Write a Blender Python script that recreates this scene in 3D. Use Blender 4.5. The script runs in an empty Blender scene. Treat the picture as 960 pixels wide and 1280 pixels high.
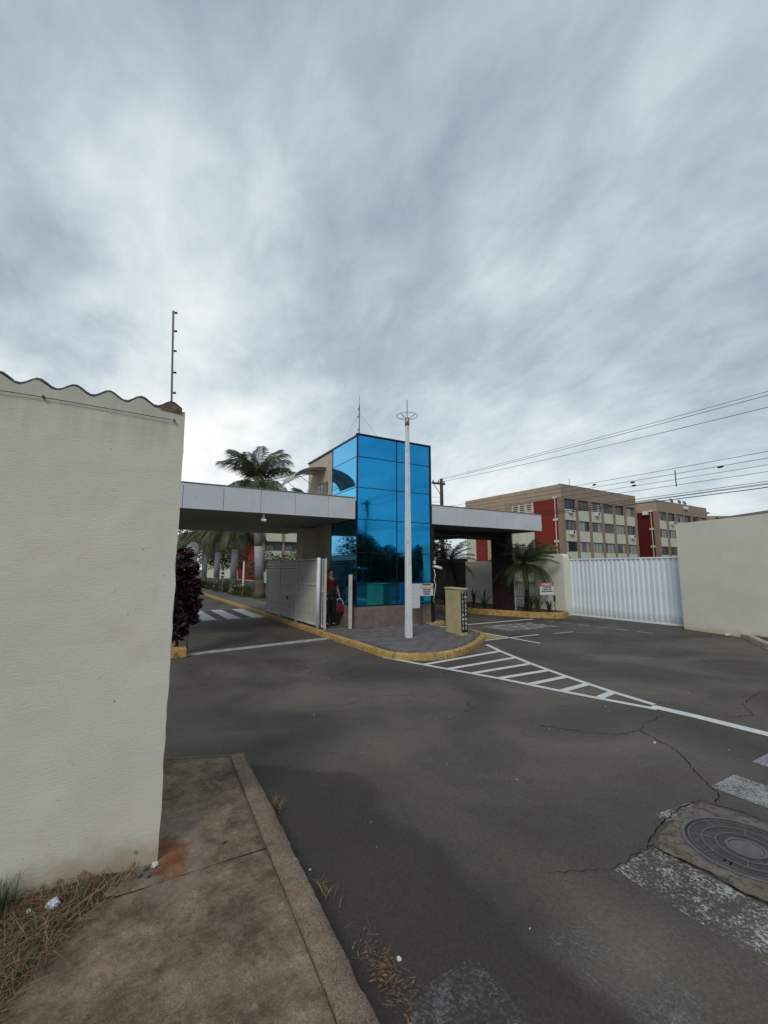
import bpy, bmesh, math, random
from mathutils import Vector, Matrix, noise
R = math.radians
sc = bpy.context.scene
col = sc.collection

# ------------------------------------------------------------------ camera
cam_d = bpy.data.cameras.new('camera'); cam = bpy.data.objects.new('camera', cam_d); col.objects.link(cam)
AZ = R(30.4); PITCH = math.atan(71/540)
cam.location = (0, 0, 1.75)
cam.rotation_euler = (R(90)+PITCH, 0, -AZ)
cam_d.sensor_fit = 'VERTICAL'; cam_d.sensor_height = 24; cam_d.lens = 24*540/1280
cam_d.clip_start = .05; cam_d.clip_end = 3000
sc.camera = cam
sc.view_settings.view_transform = 'Standard'; sc.view_settings.look = 'None'
sc.view_settings.exposure = 0.0; sc.view_settings.gamma = 1
sc.view_settings.use_curve_mapping = False

# ------------------------------------------------------------------ world: overcast sky
SUN_DIR = Vector((-0.52, -0.50, 0.69)).normalized()
world = bpy.data.worlds.new('World'); sc.world = world; world.use_nodes = True
nt = world.node_tree; nt.nodes.clear()
def N(t, nodes=None, **kw):
    n = (nodes or nt).nodes.new(t)
    for k, v in kw.items(): setattr(n, k, v)
    return n
def vmath(op, a, b=None):
    n = N('ShaderNodeVectorMath', operation=op)
    for i, s in enumerate((a, b)):
        if s is None: continue
        if isinstance(s, (tuple, Vector)): n.inputs[i].default_value = s
        else: nt.links.new(s, n.inputs[i])
    return n
def fmath(op, a, b=None, c=None, clamp=False):
    n = N('ShaderNodeMath', operation=op, use_clamp=clamp)
    for i, s in enumerate((a, b, c)):
        if s is None: continue
        if isinstance(s, (int, float)): n.inputs[i].default_value = s
        else: nt.links.new(s, n.inputs[i])
    return n.outputs[0]
def wramp(fac, stops, interp='EASE'):
    n = N('ShaderNodeValToRGB'); r = n.color_ramp; r.interpolation = interp
    while len(r.elements) < len(stops): r.elements.new(.5)
    for e, (p, c) in zip(r.elements, stops):
        e.position = p; e.color = tuple(c)+(1,) if len(c) == 3 else c
    nt.links.new(fac, n.inputs[0]); return n.outputs[0]
tc = N('ShaderNodeTexCoord'); sep = N('ShaderNodeSeparateXYZ'); nt.links.new(tc.outputs['Generated'], sep.inputs[0])
zz = fmath('MAXIMUM', sep.outputs[2], 0.0)
den = fmath('ADD', zz, .34)
comb = N('ShaderNodeCombineXYZ')
nt.links.new(fmath('DIVIDE', sep.outputs[0], den), comb.inputs[0])
nt.links.new(fmath('DIVIDE', sep.outputs[1], den), comb.inputs[1])
def cloud_noise(scale, detail, rough, dist, loc, rot=0, stretch=(1, 1, 1)):
    m = N('ShaderNodeMapping'); m.inputs['Location'].default_value = loc
    m.inputs['Rotation'].default_value = (0, 0, rot); m.inputs['Scale'].default_value = stretch
    nt.links.new(comb.outputs[0], m.inputs[0])
    n = N('ShaderNodeTexNoise'); nt.links.new(m.outputs[0], n.inputs[0])
    n.inputs['Scale'].default_value = scale; n.inputs['Detail'].default_value = detail
    n.inputs['Roughness'].default_value = rough; n.inputs['Distortion'].default_value = dist
    return n.outputs['Fac']
big = cloud_noise(.95, 3, .5, .1, (3.1, 1.7, 0), R(25), (1, .8, 1))
mid = cloud_noise(2.7, 6, .54, .12, (7.3, 2.2, 0), R(-30), (1, .85, 1))
fine = cloud_noise(8.0, 9, .62, .25, (1.3, 9.2, 0), R(-42), (1, .6, 1))
v = fmath('ADD', fmath('MULTIPLY', big, .28), fmath('ADD', fmath('MULTIPLY', mid, .25), fmath('MULTIPLY', fine, .31)))
wv = cloud_noise(3.2, 4, .5, 0, (5, 5, 0)); wv2 = cloud_noise(3.2, 4, .5, 0, (15, 25, 0))
wc = N('ShaderNodeCombineXYZ')
for i_, q_ in enumerate((wv, wv2, wv)): nt.links.new(fmath('MULTIPLY', fmath('SUBTRACT', q_, .5), .30), wc.inputs[i_])
warped = vmath('NORMALIZE', vmath('ADD', tc.outputs['Generated'], wc.outputs[0]).outputs[0]).outputs[0]
def lobe(az, el, power, amt, base):
    az, el = R(az), R(el)
    d = Vector((math.sin(az)*math.cos(el), math.cos(az)*math.cos(el), math.sin(el)))
    dt = vmath('DOT_PRODUCT', warped, d).outputs['Value']
    p = fmath('POWER', fmath('MAXIMUM', dt, 0.0), power)
    return fmath('ADD', base, fmath('MULTIPLY', p, amt))
# thin and thick parts of the cloud deck; the sun glows through low on the left; unseen far-left glow added to brighten the tower's side glass
for az_, el_, pw, am in ((-2, 9, 22, .46), (30, 7, 30, .14), (-34, 14, 10, .34), (12, 12, 70, .16), (4, 43, 45, .13), (-6, 38, 90, .08), (4, 28, 160, .08), (-9, 26.5, 420, .12), (-11, 32, 200, -.14), (-8, 20.5, 260, -.22), (-14, 25, 120, -.12),
                         (24, 24, 130, -.03), (40, 44, 8, .05), (46, 32, 130, .06), (56, 27, 60, .04), (49, 22, 200, -.04), (72, 42, 60, .05), (68, 27, 80, .0), (62, 7, 24, .20), (48, 12, 60, .13), (35, 12, 60, .06)):
    v = lobe(az_, el_, pw, am, v)
cloud = wramp(v, [(.30, (.24, .32, .405)), (.42, (.35, .425, .50)), (.51, (.46, .54, .605)), (.62, (.635, .715, .76)), (.76, (.86, .90, .89)), (.9, (1.05, 1.06, 1.03))], 'LINEAR')
sky = N('ShaderNodeTexSky', sky_type='NISHITA'); sky.sun_disc = False
sky.sun_elevation = math.asin(SUN_DIR.z); sky.sun_rotation = math.atan2(SUN_DIR.x, SUN_DIR.y)
bgs = N('ShaderNodeBackground'); nt.links.new(sky.outputs[0], bgs.inputs[0]); bgs.inputs[1].default_value = .10
bgc = N('ShaderNodeBackground'); nt.links.new(cloud, bgc.inputs[0]); bgc.inputs[1].default_value = 1.07
mixs = N('ShaderNodeMixShader'); mixs.inputs[0].default_value = .90
nt.links.new(bgs.outputs[0], mixs.inputs[1]); nt.links.new(bgc.outputs[0], mixs.inputs[2])
wo = N('ShaderNodeOutputWorld'); nt.links.new(mixs.outputs[0], wo.inputs[0])

sun_d = bpy.data.lights.new('sun', 'SUN'); sun = bpy.data.objects.new('sun', sun_d); col.objects.link(sun)
sun_d.energy = 1.5; sun_d.angle = R(22); sun_d.color = (1, .96, .9)
sun.rotation_euler = SUN_DIR.to_track_quat('Z', 'Y').to_euler()

# ------------------------------------------------------------------ materials
class Mat:
    def __init__(s, name, rough=.8, metal=0, spec=.3):
        s.m = bpy.data.materials.new(name); s.m.use_nodes = True; s.t = s.m.node_tree
        s.b = s.t.nodes['Principled BSDF']; s.b.inputs['Roughness'].default_value = rough
        s.b.inputs['Metallic'].default_value = metal; s.b.inputs['Specular IOR Level'].default_value = spec
        s.co = s.t.nodes.new('ShaderNodeTexCoord').outputs['Object']
    def n(s, t, **k):
        n = s.t.nodes.new(t)
        for a, b in k.items(): setattr(n, a, b)
        return n
    def l(s, a, b): s.t.links.new(a, b)
    def noise(s, scale, detail=5, rough=.55, stretch=None, dist=0, co=None):
        c = co or s.co
        if stretch:
            mp = s.n('ShaderNodeMapping'); mp.inputs['Scale'].default_value = stretch; s.l(c, mp.inputs[0]); c = mp.outputs[0]
        n = s.n('ShaderNodeTexNoise'); n.inputs['Scale'].default_value = scale; n.inputs['Detail'].default_value = detail
        n.inputs['Roughness'].default_value = rough; n.inputs['Distortion'].default_value = dist; s.l(c, n.inputs[0]); return n.outputs['Fac']
    def ramp(s, f, stops, interp='LINEAR'):
        n = s.n('ShaderNodeValToRGB'); r = n.color_ramp; r.interpolation = interp
        while len(r.elements) < len(stops): r.elements.new(.5)
        for e, (p, c) in zip(r.elements, stops):
            e.position = p; e.color = (c, c, c, 1) if isinstance(c, (int, float)) else tuple(c)+(1,)
        s.l(f, n.inputs[0]); return n.outputs[0]
    def mix(s, f, a, b, mode='MIX'):
        n = s.n('ShaderNodeMix', data_type='RGBA', blend_type=mode)
        for i, v in ((0, f), (6, a), (7, b)):
            if isinstance(v, (int, float)): n.inputs[i].default_value = v
            elif isinstance(v, tuple): n.inputs[i].default_value = v+(1,)
            else: s.l(v, n.inputs[i])
        return n.outputs[2]
    def math(s, op, a, b=None, c=None, clamp=False):
        n = s.n('ShaderNodeMath', operation=op, use_clamp=clamp)
        for i, v in enumerate((a, b, c)):
            if v is None: continue
            if isinstance(v, (int, float)): n.inputs[i].default_value = v
            else: s.l(v, n.inputs[i])
        return n.outputs[0]
    def color(s, c):
        if isinstance(c, tuple): s.b.inputs['Base Color'].default_value = c+(1,)
        else: s.l(c, s.b.inputs['Base Color'])
        return s
    def bump(s, h, strength=.4, dist=.01):
        n = s.n('ShaderNodeBump'); n.inputs['Strength'].default_value = strength; n.inputs['Distance'].default_value = dist
        s.l(h, n.inputs['Height']); s.l(n.outputs[0], s.b.inputs['Normal']); return s
def worn(name, c, var=.18, scale=3, rough=.75, spec=.3, metal=0, bump=.15, bscale=60, bdist=.003, dirt=None, dirt_at=(.55, .75)):
    m = Mat(name, rough, metal, spec)
    a = m.noise(scale, 6, .6)
    lo = tuple(x*(1-var) for x in c); hi = tuple(min(1, x*(1+var*.6)) for x in c)
    o = m.ramp(a, [(.3, lo), (.7, hi)])
    if dirt:
        d = m.ramp(m.noise(scale*2.3, 8, .7), [(dirt_at[0], 0.), (dirt_at[1], 1.)])
        o = m.mix(d, o, dirt)
    m.color(o)
    if bump: m.bump(m.noise(bscale, 4, .6), bump, bdist)
    return m.m

# asphalt -------------------------------------------------------------
def mk_asphalt():
    m = Mat('asphalt', .82, 0, .32)
    base = m.ramp(m.noise(.55, 6, .6, dist=.6), [(.33, (.050, .046, .042)), (.5, (.073, .066, .058)), (.66, (.104, .092, .078))])
    mott = m.noise(2.6, 7, .65, dist=.8)
    base = m.mix(m.math('MULTIPLY', m.ramp(mott, [(.4, 0.), (.7, 1.)]), .35), base, (.110, .100, .084))
    tint = m.noise(.9, 3, .5, dist=.4)
    base = m.mix(m.math('MULTIPLY', m.ramp(tint, [(.52, 0.), (.68, 1.)]), .4), base, (.085, .066, .058))
    # a darker strip of asphalt beside the kerb
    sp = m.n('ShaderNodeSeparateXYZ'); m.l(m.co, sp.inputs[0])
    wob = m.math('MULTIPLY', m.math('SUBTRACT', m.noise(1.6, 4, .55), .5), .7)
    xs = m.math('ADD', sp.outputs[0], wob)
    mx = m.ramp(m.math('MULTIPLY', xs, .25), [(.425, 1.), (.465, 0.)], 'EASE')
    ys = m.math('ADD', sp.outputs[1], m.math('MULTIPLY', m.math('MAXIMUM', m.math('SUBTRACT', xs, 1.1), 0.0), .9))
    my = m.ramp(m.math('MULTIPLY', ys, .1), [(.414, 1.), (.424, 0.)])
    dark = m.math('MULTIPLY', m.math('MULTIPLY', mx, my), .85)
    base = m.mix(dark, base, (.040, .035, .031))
    # dusty tyre path curving past the kerb
    dx = m.math('SUBTRACT', xs, 2.15); band = m.ramp(m.math('ABSOLUTE', dx), [(.0, 1.), (.42, 0.)], 'EASE')
    yb = m.ramp(m.math('MULTIPLY', sp.outputs[1], .1), [(.30, 1.), (.52, 0.)], 'EASE')
    base = m.mix(m.math('MULTIPLY', m.math('MULTIPLY', band, yb), .30), base, (.125, .110, .082))
    # aggregate grain
    vor = m.n('ShaderNodeTexVoronoi'); vor.inputs['Scale'].default_value = 95; m.l(m.co, vor.inputs[0])
    g = m.ramp(vor.outputs['Color'], [(.1, .82), (.9, 1.22)])
    base = m.mix(1.0, base, g, 'MULTIPLY'); base = m.mix(1.0, base, (1.04, .99, .92), 'MULTIPLY')
    swirl = m.ramp(m.noise(.55, 4, .5, dist=1.0), [(.35, .84), (.5, 1.), (.66, 1.18)]); base = m.mix(1.0, base, swirl, 'MULTIPLY')
    oil = m.ramp(m.noise(1.9, 6, .7), [(.62, 0.), (.70, 1.)]); base = m.mix(m.math('MULTIPLY', oil, .5), base, (.035, .031, .028))
    gt = m.ramp(m.noise(210, 5, .85), [(.36, .66), (.64, 1.36)]); base = m.mix(1.0, base, gt, 'MULTIPLY')
    sc_ = m.ramp(m.noise(34, 3, .6), [(.70, 0.), (.76, 1.)])
    base = m.mix(m.math('MULTIPLY', sc_, .25), base, (.16, .15, .13))
    m.color(base)
    m.l(m.ramp(mott, [(.3, .62), (.7, .88)]), m.b.inputs['Roughness'])
    h = m.math('ADD', vor.outputs['Distance'], m.math('MULTIPLY', m.noise(14, 6, .7), .8))
    m.bump(h, .40, .004)
    return m.m
M = {}
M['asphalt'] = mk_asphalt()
def mk_concrete():
    m = Mat('weathered_concrete', .9, 0, .2)
    c = m.ramp(m.noise(2.1, 8, .68, dist=.15), [(.3, (.080, .061, .044)), (.5, (.150, .118, .088)), (.72, (.235, .192, .150))])
    st = m.ramp(m.noise(9, 7, .7), [(.42, 0.), (.66, 1.)])
    c = m.mix(m.math('MULTIPLY', st, .55), c, (.27, .235, .19))
    fn = m.ramp(m.noise(38, 9, .85), [(.34, .62), (.64, 1.32)]); c = m.mix(1.0, c, fn, 'MULTIPLY')
    dk = m.ramp(m.noise(5, 8, .75, dist=.2), [(.28, 1.), (.45, 0.)])
    c = m.mix(m.math('MULTIPLY', dk, .5), c, (.055, .043, .032))
    bl = m.ramp(m.noise(3.4, 10, .78, dist=.15), [(.38, .66), (.50, 1.0), (.66, 1.38)]); c = m.mix(1.0, c, bl, 'MULTIPLY')
    vo = m.n('ShaderNodeTexVoronoi'); vo.inputs['Scale'].default_value = 26; m.l(m.co, vo.inputs[0]); pit = m.ramp(vo.outputs['Distance'], [(.0, 1.), (.16, 0.)]); c = m.mix(m.math('MULTIPLY', pit, m.ramp(m.noise(3, 3, .5), [(.5, 0.), (.6, .55)])), c, (.035, .028, .022))
    gr = m.ramp(m.noise(170, 4, .8), [(.36, .70), (.64, 1.30)]); c = m.mix(1.0, c, gr, 'MULTIPLY'); c = m.mix(1.0, c, (1.09, .975, .87), 'MULTIPLY')
    # rust stain under the wall corner
    sp = m.n('ShaderNodeSeparateXYZ'); m.l(m.co, sp.inputs[0])
    dx = m.math('SUBTRACT', sp.outputs[0], .32); dy = m.math('SUBTRACT', sp.outputs[1], 2.97)
    dd = m.math('SQRT', m.math('ADD', m.math('MULTIPLY', m.math('MULTIPLY', dx, dx), 6.0), m.math('MULTIPLY', m.math('MULTIPLY', dy, dy), 1.1)))
    dd = m.math('ADD', dd, m.math('MULTIPLY', m.math('SUBTRACT', m.noise(9, 8, .75), .5), .50))
    ru = m.ramp(dd, [(.10, 1.), (.20, .55), (.27, 0.)])
    c = m.mix(m.math('MULTIPLY', ru, .8), c, m.ramp(m.noise(12, 5, .6), [(.35, (.12, .035, .012)), (.65, (.27, .12, .045))]))
    pale = m.ramp(m.math('ADD', m.math('ABSOLUTE', m.math('SUBTRACT', dd, .34)), 0.0), [(.0, 1.), (.16, 0.)])
    c = m.mix(m.math('MULTIPLY', pale, .35), c, (.24, .21, .17))
    m.color(c)
    m.bump(m.math('ADD', m.noise(28, 8, .75), m.math('MULTIPLY', m.noise(140, 3, .6), .5)), .75, .010)
    return m.m
M['concrete'] = mk_concrete()
def mk_kerb():
    m = Mat('kerb_aggregate', .9, 0, .2)
    c = m.ramp(m.noise(3, 6, .6), [(.3, (.145, .105, .072)), (.7, (.285, .215, .155))])
    v = m.n('ShaderNodeTexVoronoi'); v.inputs['Scale'].default_value = 130; m.l(m.co, v.inputs[0])
    c = m.mix(1.0, c, m.ramp(v.outputs['Color'], [(.0, .62), (1., 1.32)]), 'MULTIPLY')
    dk = m.ramp(m.noise(6, 7, .7, dist=.8), [(.3, 1.), (.44, 0.)])
    c = m.mix(m.math('MULTIPLY', dk, .6), c, (.05, .036, .026))
    ru = m.ramp(m.noise(2.4, 5, .6, dist=.5), [(.58, 0.), (.72, 1.)])
    c = m.mix(m.math('MULTIPLY', ru, .4), c, (.24, .10, .05))
    m.color(c); m.bump(m.math('ADD', v.outputs['Distance'], m.noise(60, 6, .8)), .9, .006)
    return m.m
M['kerb'] = mk_kerb()
def mk_stucco(name, base, dirty, zlo=.12, horiz=True, rough=.88, stain=.35):
    m = Mat(name, rough, 0, .2)
    a = m.noise(1.4, 7, .62, dist=.4)
    c = m.ramp(a, [(.3, tuple(x*.88 for x in base)), (.7, base)])
    sp = m.n('ShaderNodeSeparateXYZ'); m.l(m.co, sp.inputs[0])
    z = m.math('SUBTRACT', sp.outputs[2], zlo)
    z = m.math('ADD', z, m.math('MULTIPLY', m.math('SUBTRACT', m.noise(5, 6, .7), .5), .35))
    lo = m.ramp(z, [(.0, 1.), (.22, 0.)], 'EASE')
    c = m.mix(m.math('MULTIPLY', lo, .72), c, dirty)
    st = m.ramp(m.noise(3.2, 8, .7, stretch=(1, 1, .35), dist=.6), [(.56, 0.), (.78, 1.)])
    c = m.mix(m.math('MULTIPLY', st, stain), c, tuple(x*.72 for x in base))
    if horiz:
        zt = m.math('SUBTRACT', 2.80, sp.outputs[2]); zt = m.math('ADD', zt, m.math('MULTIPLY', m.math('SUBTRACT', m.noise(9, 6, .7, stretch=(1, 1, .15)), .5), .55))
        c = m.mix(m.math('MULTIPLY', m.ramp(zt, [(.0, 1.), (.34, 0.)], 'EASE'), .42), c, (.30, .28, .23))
        spk = m.ramp(m.noise(26, 3, .55), [(.735, 0.), (.75, 1.)]); c = m.mix(m.math('MULTIPLY', spk, .45), c, (.20, .16, .12))
        pt = m.ramp(m.noise(2.2, 4, .6, dist=.5), [(.60, 0.), (.68, 1.)]); c = m.mix(m.math('MULTIPLY', pt, .18), c, (.62, .50, .36))
    m.color(c)
    if horiz:
        h = m.math('ADD', m.noise(150, 3, .5, stretch=(.22, .22, 1), dist=.3), m.math('MULTIPLY', m.noise(170, 3, .6), .6))
        m.bump(h, .5, .003)
    else:
        m.bump(m.noise(70, 5, .6), .35, .004)
    return m.m
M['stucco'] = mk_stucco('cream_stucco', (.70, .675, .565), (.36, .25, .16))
M['stucco_smooth'] = mk_stucco('cream_painted_wall', (.76, .735, .605), (.55, .46, .30), 0, False)
M['beige'] = worn('beige_render', (.50, .43, .33), .14, 1.5, bump=.2)
M['mortar'] = worn('grey_mortar', (.26, .24, .20), .35, 9, bump=.6, bscale=50, bdist=.01, dirt=(.10, .09, .08))
M['tile'] = worn('fibre_cement', (.085, .08, .075), .3, 12, bump=.4)
M['clay'] = worn('clay_infill', (.17, .125, .085), .4, 25, bump=.6, bscale=60, bdist=.01)
M['white_paint'] = worn('white_paint', (.74, .76, .77), .12, 3, .55, bump=.1, dirt=(.40, .34, .28), dirt_at=(.56, .76))
M['gate_white'] = worn('white_gate_paint', (.76, .83, .88), .07, 1.6, .5, bump=.04, dirt=(.42, .42, .40), dirt_at=(.60, .85))
M['old_white'] = worn('weathered_white_paint', (.58, .57, .53), .2, 6, .6, bump=.1, dirt=(.22, .20, .17), dirt_at=(.55, .75))
def mk_fascia():
    m = Mat('fascia_panel_white', .6, 0, .3)
    c = m.ramp(m.noise(1.3, 6, .6), [(.3, (.53, .555, .58)), (.7, (.62, .64, .655))])
    st = m.ramp(m.noise(6, 6, .65, stretch=(1, 1, .12)), [(.56, 0.), (.8, 1.)])
    c = m.mix(m.math('MULTIPLY', st, .35), c, (.36, .35, .33))
    sp = m.ramp(m.noise(17, 2, .5), [(.73, 0.), (.745, 1.)])
    c = m.mix(m.math('MULTIPLY', sp, .75), c, (.12, .11, .10))
    m.color(c); return m.m
M['fascia'] = mk_fascia()
def mk_gate():
    m = Mat('ribbed_gate_paint', .5, 0, .3)
    c = m.ramp(m.noise(1.6, 6, .6), [(.3, (.70, .77, .82)), (.7, (.78, .85, .90))])
    sp = m.n('ShaderNodeSeparateXYZ'); m.l(m.co, sp.inputs[0])
    z = m.math('ADD', sp.outputs[2], m.math('MULTIPLY', m.math('SUBTRACT', m.noise(7, 6, .7), .5), .5))
    c = m.mix(m.math('MULTIPLY', m.ramp(z, [(.02, 1.), (.30, 0.)], 'EASE'), .55), c, (.36, .31, .25))
    oi = m.n('ShaderNodeObjectInfo').outputs['Random']; c = m.mix(1.0, c, m.ramp(oi, [(0., .93), (1., 1.05)]), 'MULTIPLY')
    ru = m.ramp(m.noise(11, 4, .6, stretch=(1, 1, .4)), [(.70, 0.), (.76, 1.)]); c = m.mix(m.math('MULTIPLY', ru, .6), c, (.35, .22, .13))
    m.color(c); return m.m
M['ribbed'] = mk_gate()
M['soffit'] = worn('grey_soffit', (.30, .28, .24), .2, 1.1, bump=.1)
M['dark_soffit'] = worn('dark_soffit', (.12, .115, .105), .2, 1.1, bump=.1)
M['black'] = worn('black_metal', (.018, .018, .02), .2, 5, .5, bump=0)
M['frame'] = worn('black_mullion', (.012, .014, .018), .2, 5, .35, bump=0)
M['granite'] = worn('brown_granite', (.215, .165, .145), .3, 5, .45, .4, bump=.05, dirt=(.13, .10, .09), dirt_at=(.5, .7))
M['terracotta'] = worn('terracotta', (.33, .17, .10), .3, 10)
M['darkbrown'] = worn('dark_brown_render', (.045, .032, .027), .25, 2)
M['red_brown'] = worn('dark_red_brown', (.035, .015, .012), .25, 2)
def mk_glass():
    m = Mat('blue_mirror_glass', .03, 1.0, .5)
    m.color(m.ramp(m.noise(.8, 2, .5), [(.3, (.003, .36, .73)), (.7, (.006, .40, .78))]))
    m.b.inputs['Coat Weight'].default_value = 1; m.b.inputs['Coat IOR'].default_value = 1.38; m.b.inputs['Coat Roughness'].default_value = .02
    m.b.inputs['Specular Tint'].default_value = (.75, .95, 1, 1)
    m.bump(m.noise(1.3, 2, .4), .06, .05)
    du = m.ramp(m.noise(3, 7, .7, stretch=(1, 1, .3)), [(.45, .02), (.75, .16)]); m.l(du, m.b.inputs['Roughness'])
    return m.m
M['glass'] = mk_glass()
def mk_glass2():
    m = Mat('cyan_mirror_glass', .04, 1.0, .5)
    m.color((.07, .55, .74)); m.b.inputs['Specular Tint'].default_value = (.8, 1, 1, 1)
    m.bump(m.noise(.9, 2, .4), .03, .05); return m.m
M['glass_side'] = M['glass']
def mk_win():
    m = Mat('window_pane', .12, 0, .6); m.color((.035, .04, .045)); return m.m
M['pane'] = mk_win()
def mk_curtain(name, c):
    m = Mat(name, .8, 0, .2)
    w = m.n('ShaderNodeTexWave'); w.inputs['Scale'].default_value = 3.5; w.inputs['Distortion'].default_value = 1.5; m.l(m.co, w.inputs[0])
    m.color(m.mix(w.outputs['Fac'], tuple(x*.55 for x in c), c)); return m.m
M['curtain_light'] = mk_curtain('pale_curtain', (.42, .44, .45))
M['curtain_grey'] = mk_curtain('grey_curtain', (.20, .20, .19))
M['dark_room'] = worn('dark_room', (.03, .03, .03), .3, 3, bump=0)
M['yellow'] = worn('yellow_kerb_paint', (.47, .30, .105), .3, 4, .8, bump=.5, bscale=40, bdist=.006, dirt=(.15, .10, .055), dirt_at=(.50, .68))
M['yellow_road'] = worn('yellow_road_paint', (.36, .27, .10), .25, 3, .85, bump=.3, dirt=(.12, .10, .07), dirt_at=(.50, .75))
M['pillar'] = worn('mustard_render', (.55, .455, .23), .16, 2.5, .8, bump=.25, dirt=(.38, .27, .13), dirt_at=(.55, .8))
def mk_line(name, lo, hi, c=(.62, .62, .60)):
    m = Mat(name, .75, 0, .3)
    m.color(m.ramp(m.noise(7, 4, .6), [(.3, tuple(x*.85 for x in c)), (.7, c)]))
    n1 = m.math('ADD', m.math('MULTIPLY', m.noise(52, 8, .8, dist=.2), .68), m.math('MULTIPLY', m.noise(6, 5, .6), .32))
    al = m.ramp(n1, [(lo, 0.), (hi, 1.)])
    m.l(al, m.b.inputs['Alpha'])
    m.bump(m.noise(60, 4, .6), .3, .003)
    return m.m
M['line'] = mk_line('road_line_white', .30, .36)
M['line_worn'] = mk_line('road_line_worn', .42, .50, (.46, .46, .44))
M['line_vworn'] = mk_line('road_line_very_worn', .50, .575, (.40, .40, .385))
M['line_grey'] = mk_line('road_line_grey', .41, .53, (.31, .315, .315))
M['line_faint'] = mk_line('road_line_faint', .50, .68, (.24, .245, .25))
def mk_paver():
    m = Mat('grey_paver', .85, 0, .25)
    oi = m.n('ShaderNodeObjectInfo'); r = m.n('ShaderNodeNewGeometry').outputs['Random Per Island']
    f = m.math('FRACT', m.math('ADD', oi.outputs['Random'], r))
    c = m.ramp(f, [(0., (.095, .092, .090)), (1., (.165, .155, .148))])
    c = m.mix(m.math('MULTIPLY', m.ramp(m.noise(1.5, 5, .6), [(.45, 0.), (.7, 1.)]), .4), c, (.13, .105, .09))
    m.color(c); m.bump(m.noise(80, 4, .6), .4, .003); return m.m
M['paver'] = mk_paver()
M['grout'] = worn('dark_joint_sand', (.045, .04, .035), .2, 8)
M['pavement'] = worn('grey_pavement', (.125, .118, .110), .25, 1.5, .9, bump=.3, dirt=(.08, .07, .06))
M['soil'] = worn('dry_soil', (.085, .055, .035), .4, 9, .95, bump=.8, bscale=30, bdist=.02, dirt=(.04, .03, .02))
M['ground'] = worn('far_ground', (.09, .10, .06), .3, .4, .95)
def mk_leaf(name, a, b, trans=.25):
    m = Mat(name, .6, 0, .3)
    r = m.n('ShaderNodeNewGeometry').outputs['Random Per Island']
    m.color(m.ramp(r, [(0., a), (1., b)])); return m.m
M['leaf_dark'] = mk_leaf('dark_foliage', (.018, .035, .012), (.06, .095, .03))
M['leaf_mid'] = mk_leaf('green_foliage', (.035, .065, .018), (.10, .14, .04))
M['leaf_bright'] = mk_leaf('yellow_green_foliage', (.09, .14, .025), (.22, .28, .06))
M['frond'] = mk_leaf('palm_frond', (.035, .055, .024), (.13, .155, .07))
M['frond_dark'] = mk_leaf('dark_palm_frond', (.020, .035, .015), (.06, .08, .03))
M['burgundy'] = mk_leaf('burgundy_foliage', (.008, .004, .005), (.045, .011, .017))
M['flower'] = worn('pale_pink_flower', (.45, .25, .25), .3, 9)
M['straw'] = mk_leaf('dry_straw', (.10, .06, .03), (.36, .25, .14))
M['grass'] = mk_leaf('green_grass', (.03, .05, .018), (.09, .12, .04))
M['deadleaf'] = mk_leaf('dead_leaf', (.09, .05, .03), (.28, .18, .11))
M['lawn'] = worn('short_lawn', (.10, .14, .04), .35, 6, .95, bump=.8, bscale=50, bdist=.02)
M['trunk'] = worn('grey_palm_trunk', (.20, .185, .165), .25, 5, .9, bump=.5, bscale=25, bdist=.02)
M['trunk_lime'] = worn('limewashed_trunk', (.34, .35, .36), .2, 5, .9, bump=.4, bscale=25, bdist=.02)
M['trunk_foot'] = worn('palm_trunk_foot', (.12, .105, .09), .25, 5, .9, bump=.5, bscale=25, bdist=.02)
M['crownshaft'] = worn('green_crownshaft', (.13, .20, .08), .2, 5, .6)
M['bark'] = worn('dark_bark', (.05, .038, .028), .4, 14, .95, bump=.9, bscale=30, bdist=.02)
M['brick_band'] = worn('brown_brick_cladding', (.335, .245, .185), .16, 1.2, .85, bump=.2, dirt=(.24, .18, .14), dirt_at=(.5, .8))
M['brick_pale'] = worn('tan_brick_cladding', (.42, .315, .225), .14, 1.2, .85, bump=.2)
M['spandrel'] = worn('cream_spandrel', (.60, .58, .46), .1, .7, .8, bump=.1, dirt=(.46, .42, .33), dirt_at=(.55, .8))
M['column'] = worn('brown_column', (.29, .205, .155), .12, 1.2, .85, bump=.2)
M['red'] = worn('dark_red_paint', (.235, .026, .020), .15, .7, .8, bump=.1)
M['red_dark'] = worn('maroon_paint', (.10, .008, .008), .15, .7, .8, bump=.1)  # end-wall red darkened to paint in the shade between the blocks
M['wood'] = worn('weathered_wood_pole', (.07, .055, .045), .3, 8, .9)
M['concrete_pole'] = worn('grey_concrete_pole', (.22, .21, .19), .2, 5, .9)
M['cable'] = worn('cable_black', (.03, .03, .035), .1, 5, .6, bump=0)
M['iron'] = worn('cast_iron', (.048, .045, .043), .35, 14, .55, .5, metal=.3, bump=.4, bscale=120, bdist=.002, dirt=(.11, .095, .08), dirt_at=(.5, .72))
M['iron_worn'] = worn('worn_cast_iron', (.125, .12, .115), .3, 20, .5, .5, metal=.3, bump=.3, bscale=120, bdist=.002, dirt=(.08, .075, .07), dirt_at=(.5, .7))
M['slab'] = worn('rough_manhole_concrete', (.17, .145, .115), .4, 9, .95, bump=1.0, bscale=45, bdist=.015, dirt=(.07, .055, .042), dirt_at=(.48, .62))
M['crack'] = worn('crack_shadow', (.012, .011, .010), .2, 9, 1, .0, bump=0)
M['galv'] = worn('galvanised_steel', (.35, .36, .37), .15, 9, .45, metal=.6, bump=0)
M['grey_metal'] = worn('grey_metal', (.20, .20, .21), .15, 9, .5, metal=.3, bump=0)
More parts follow.
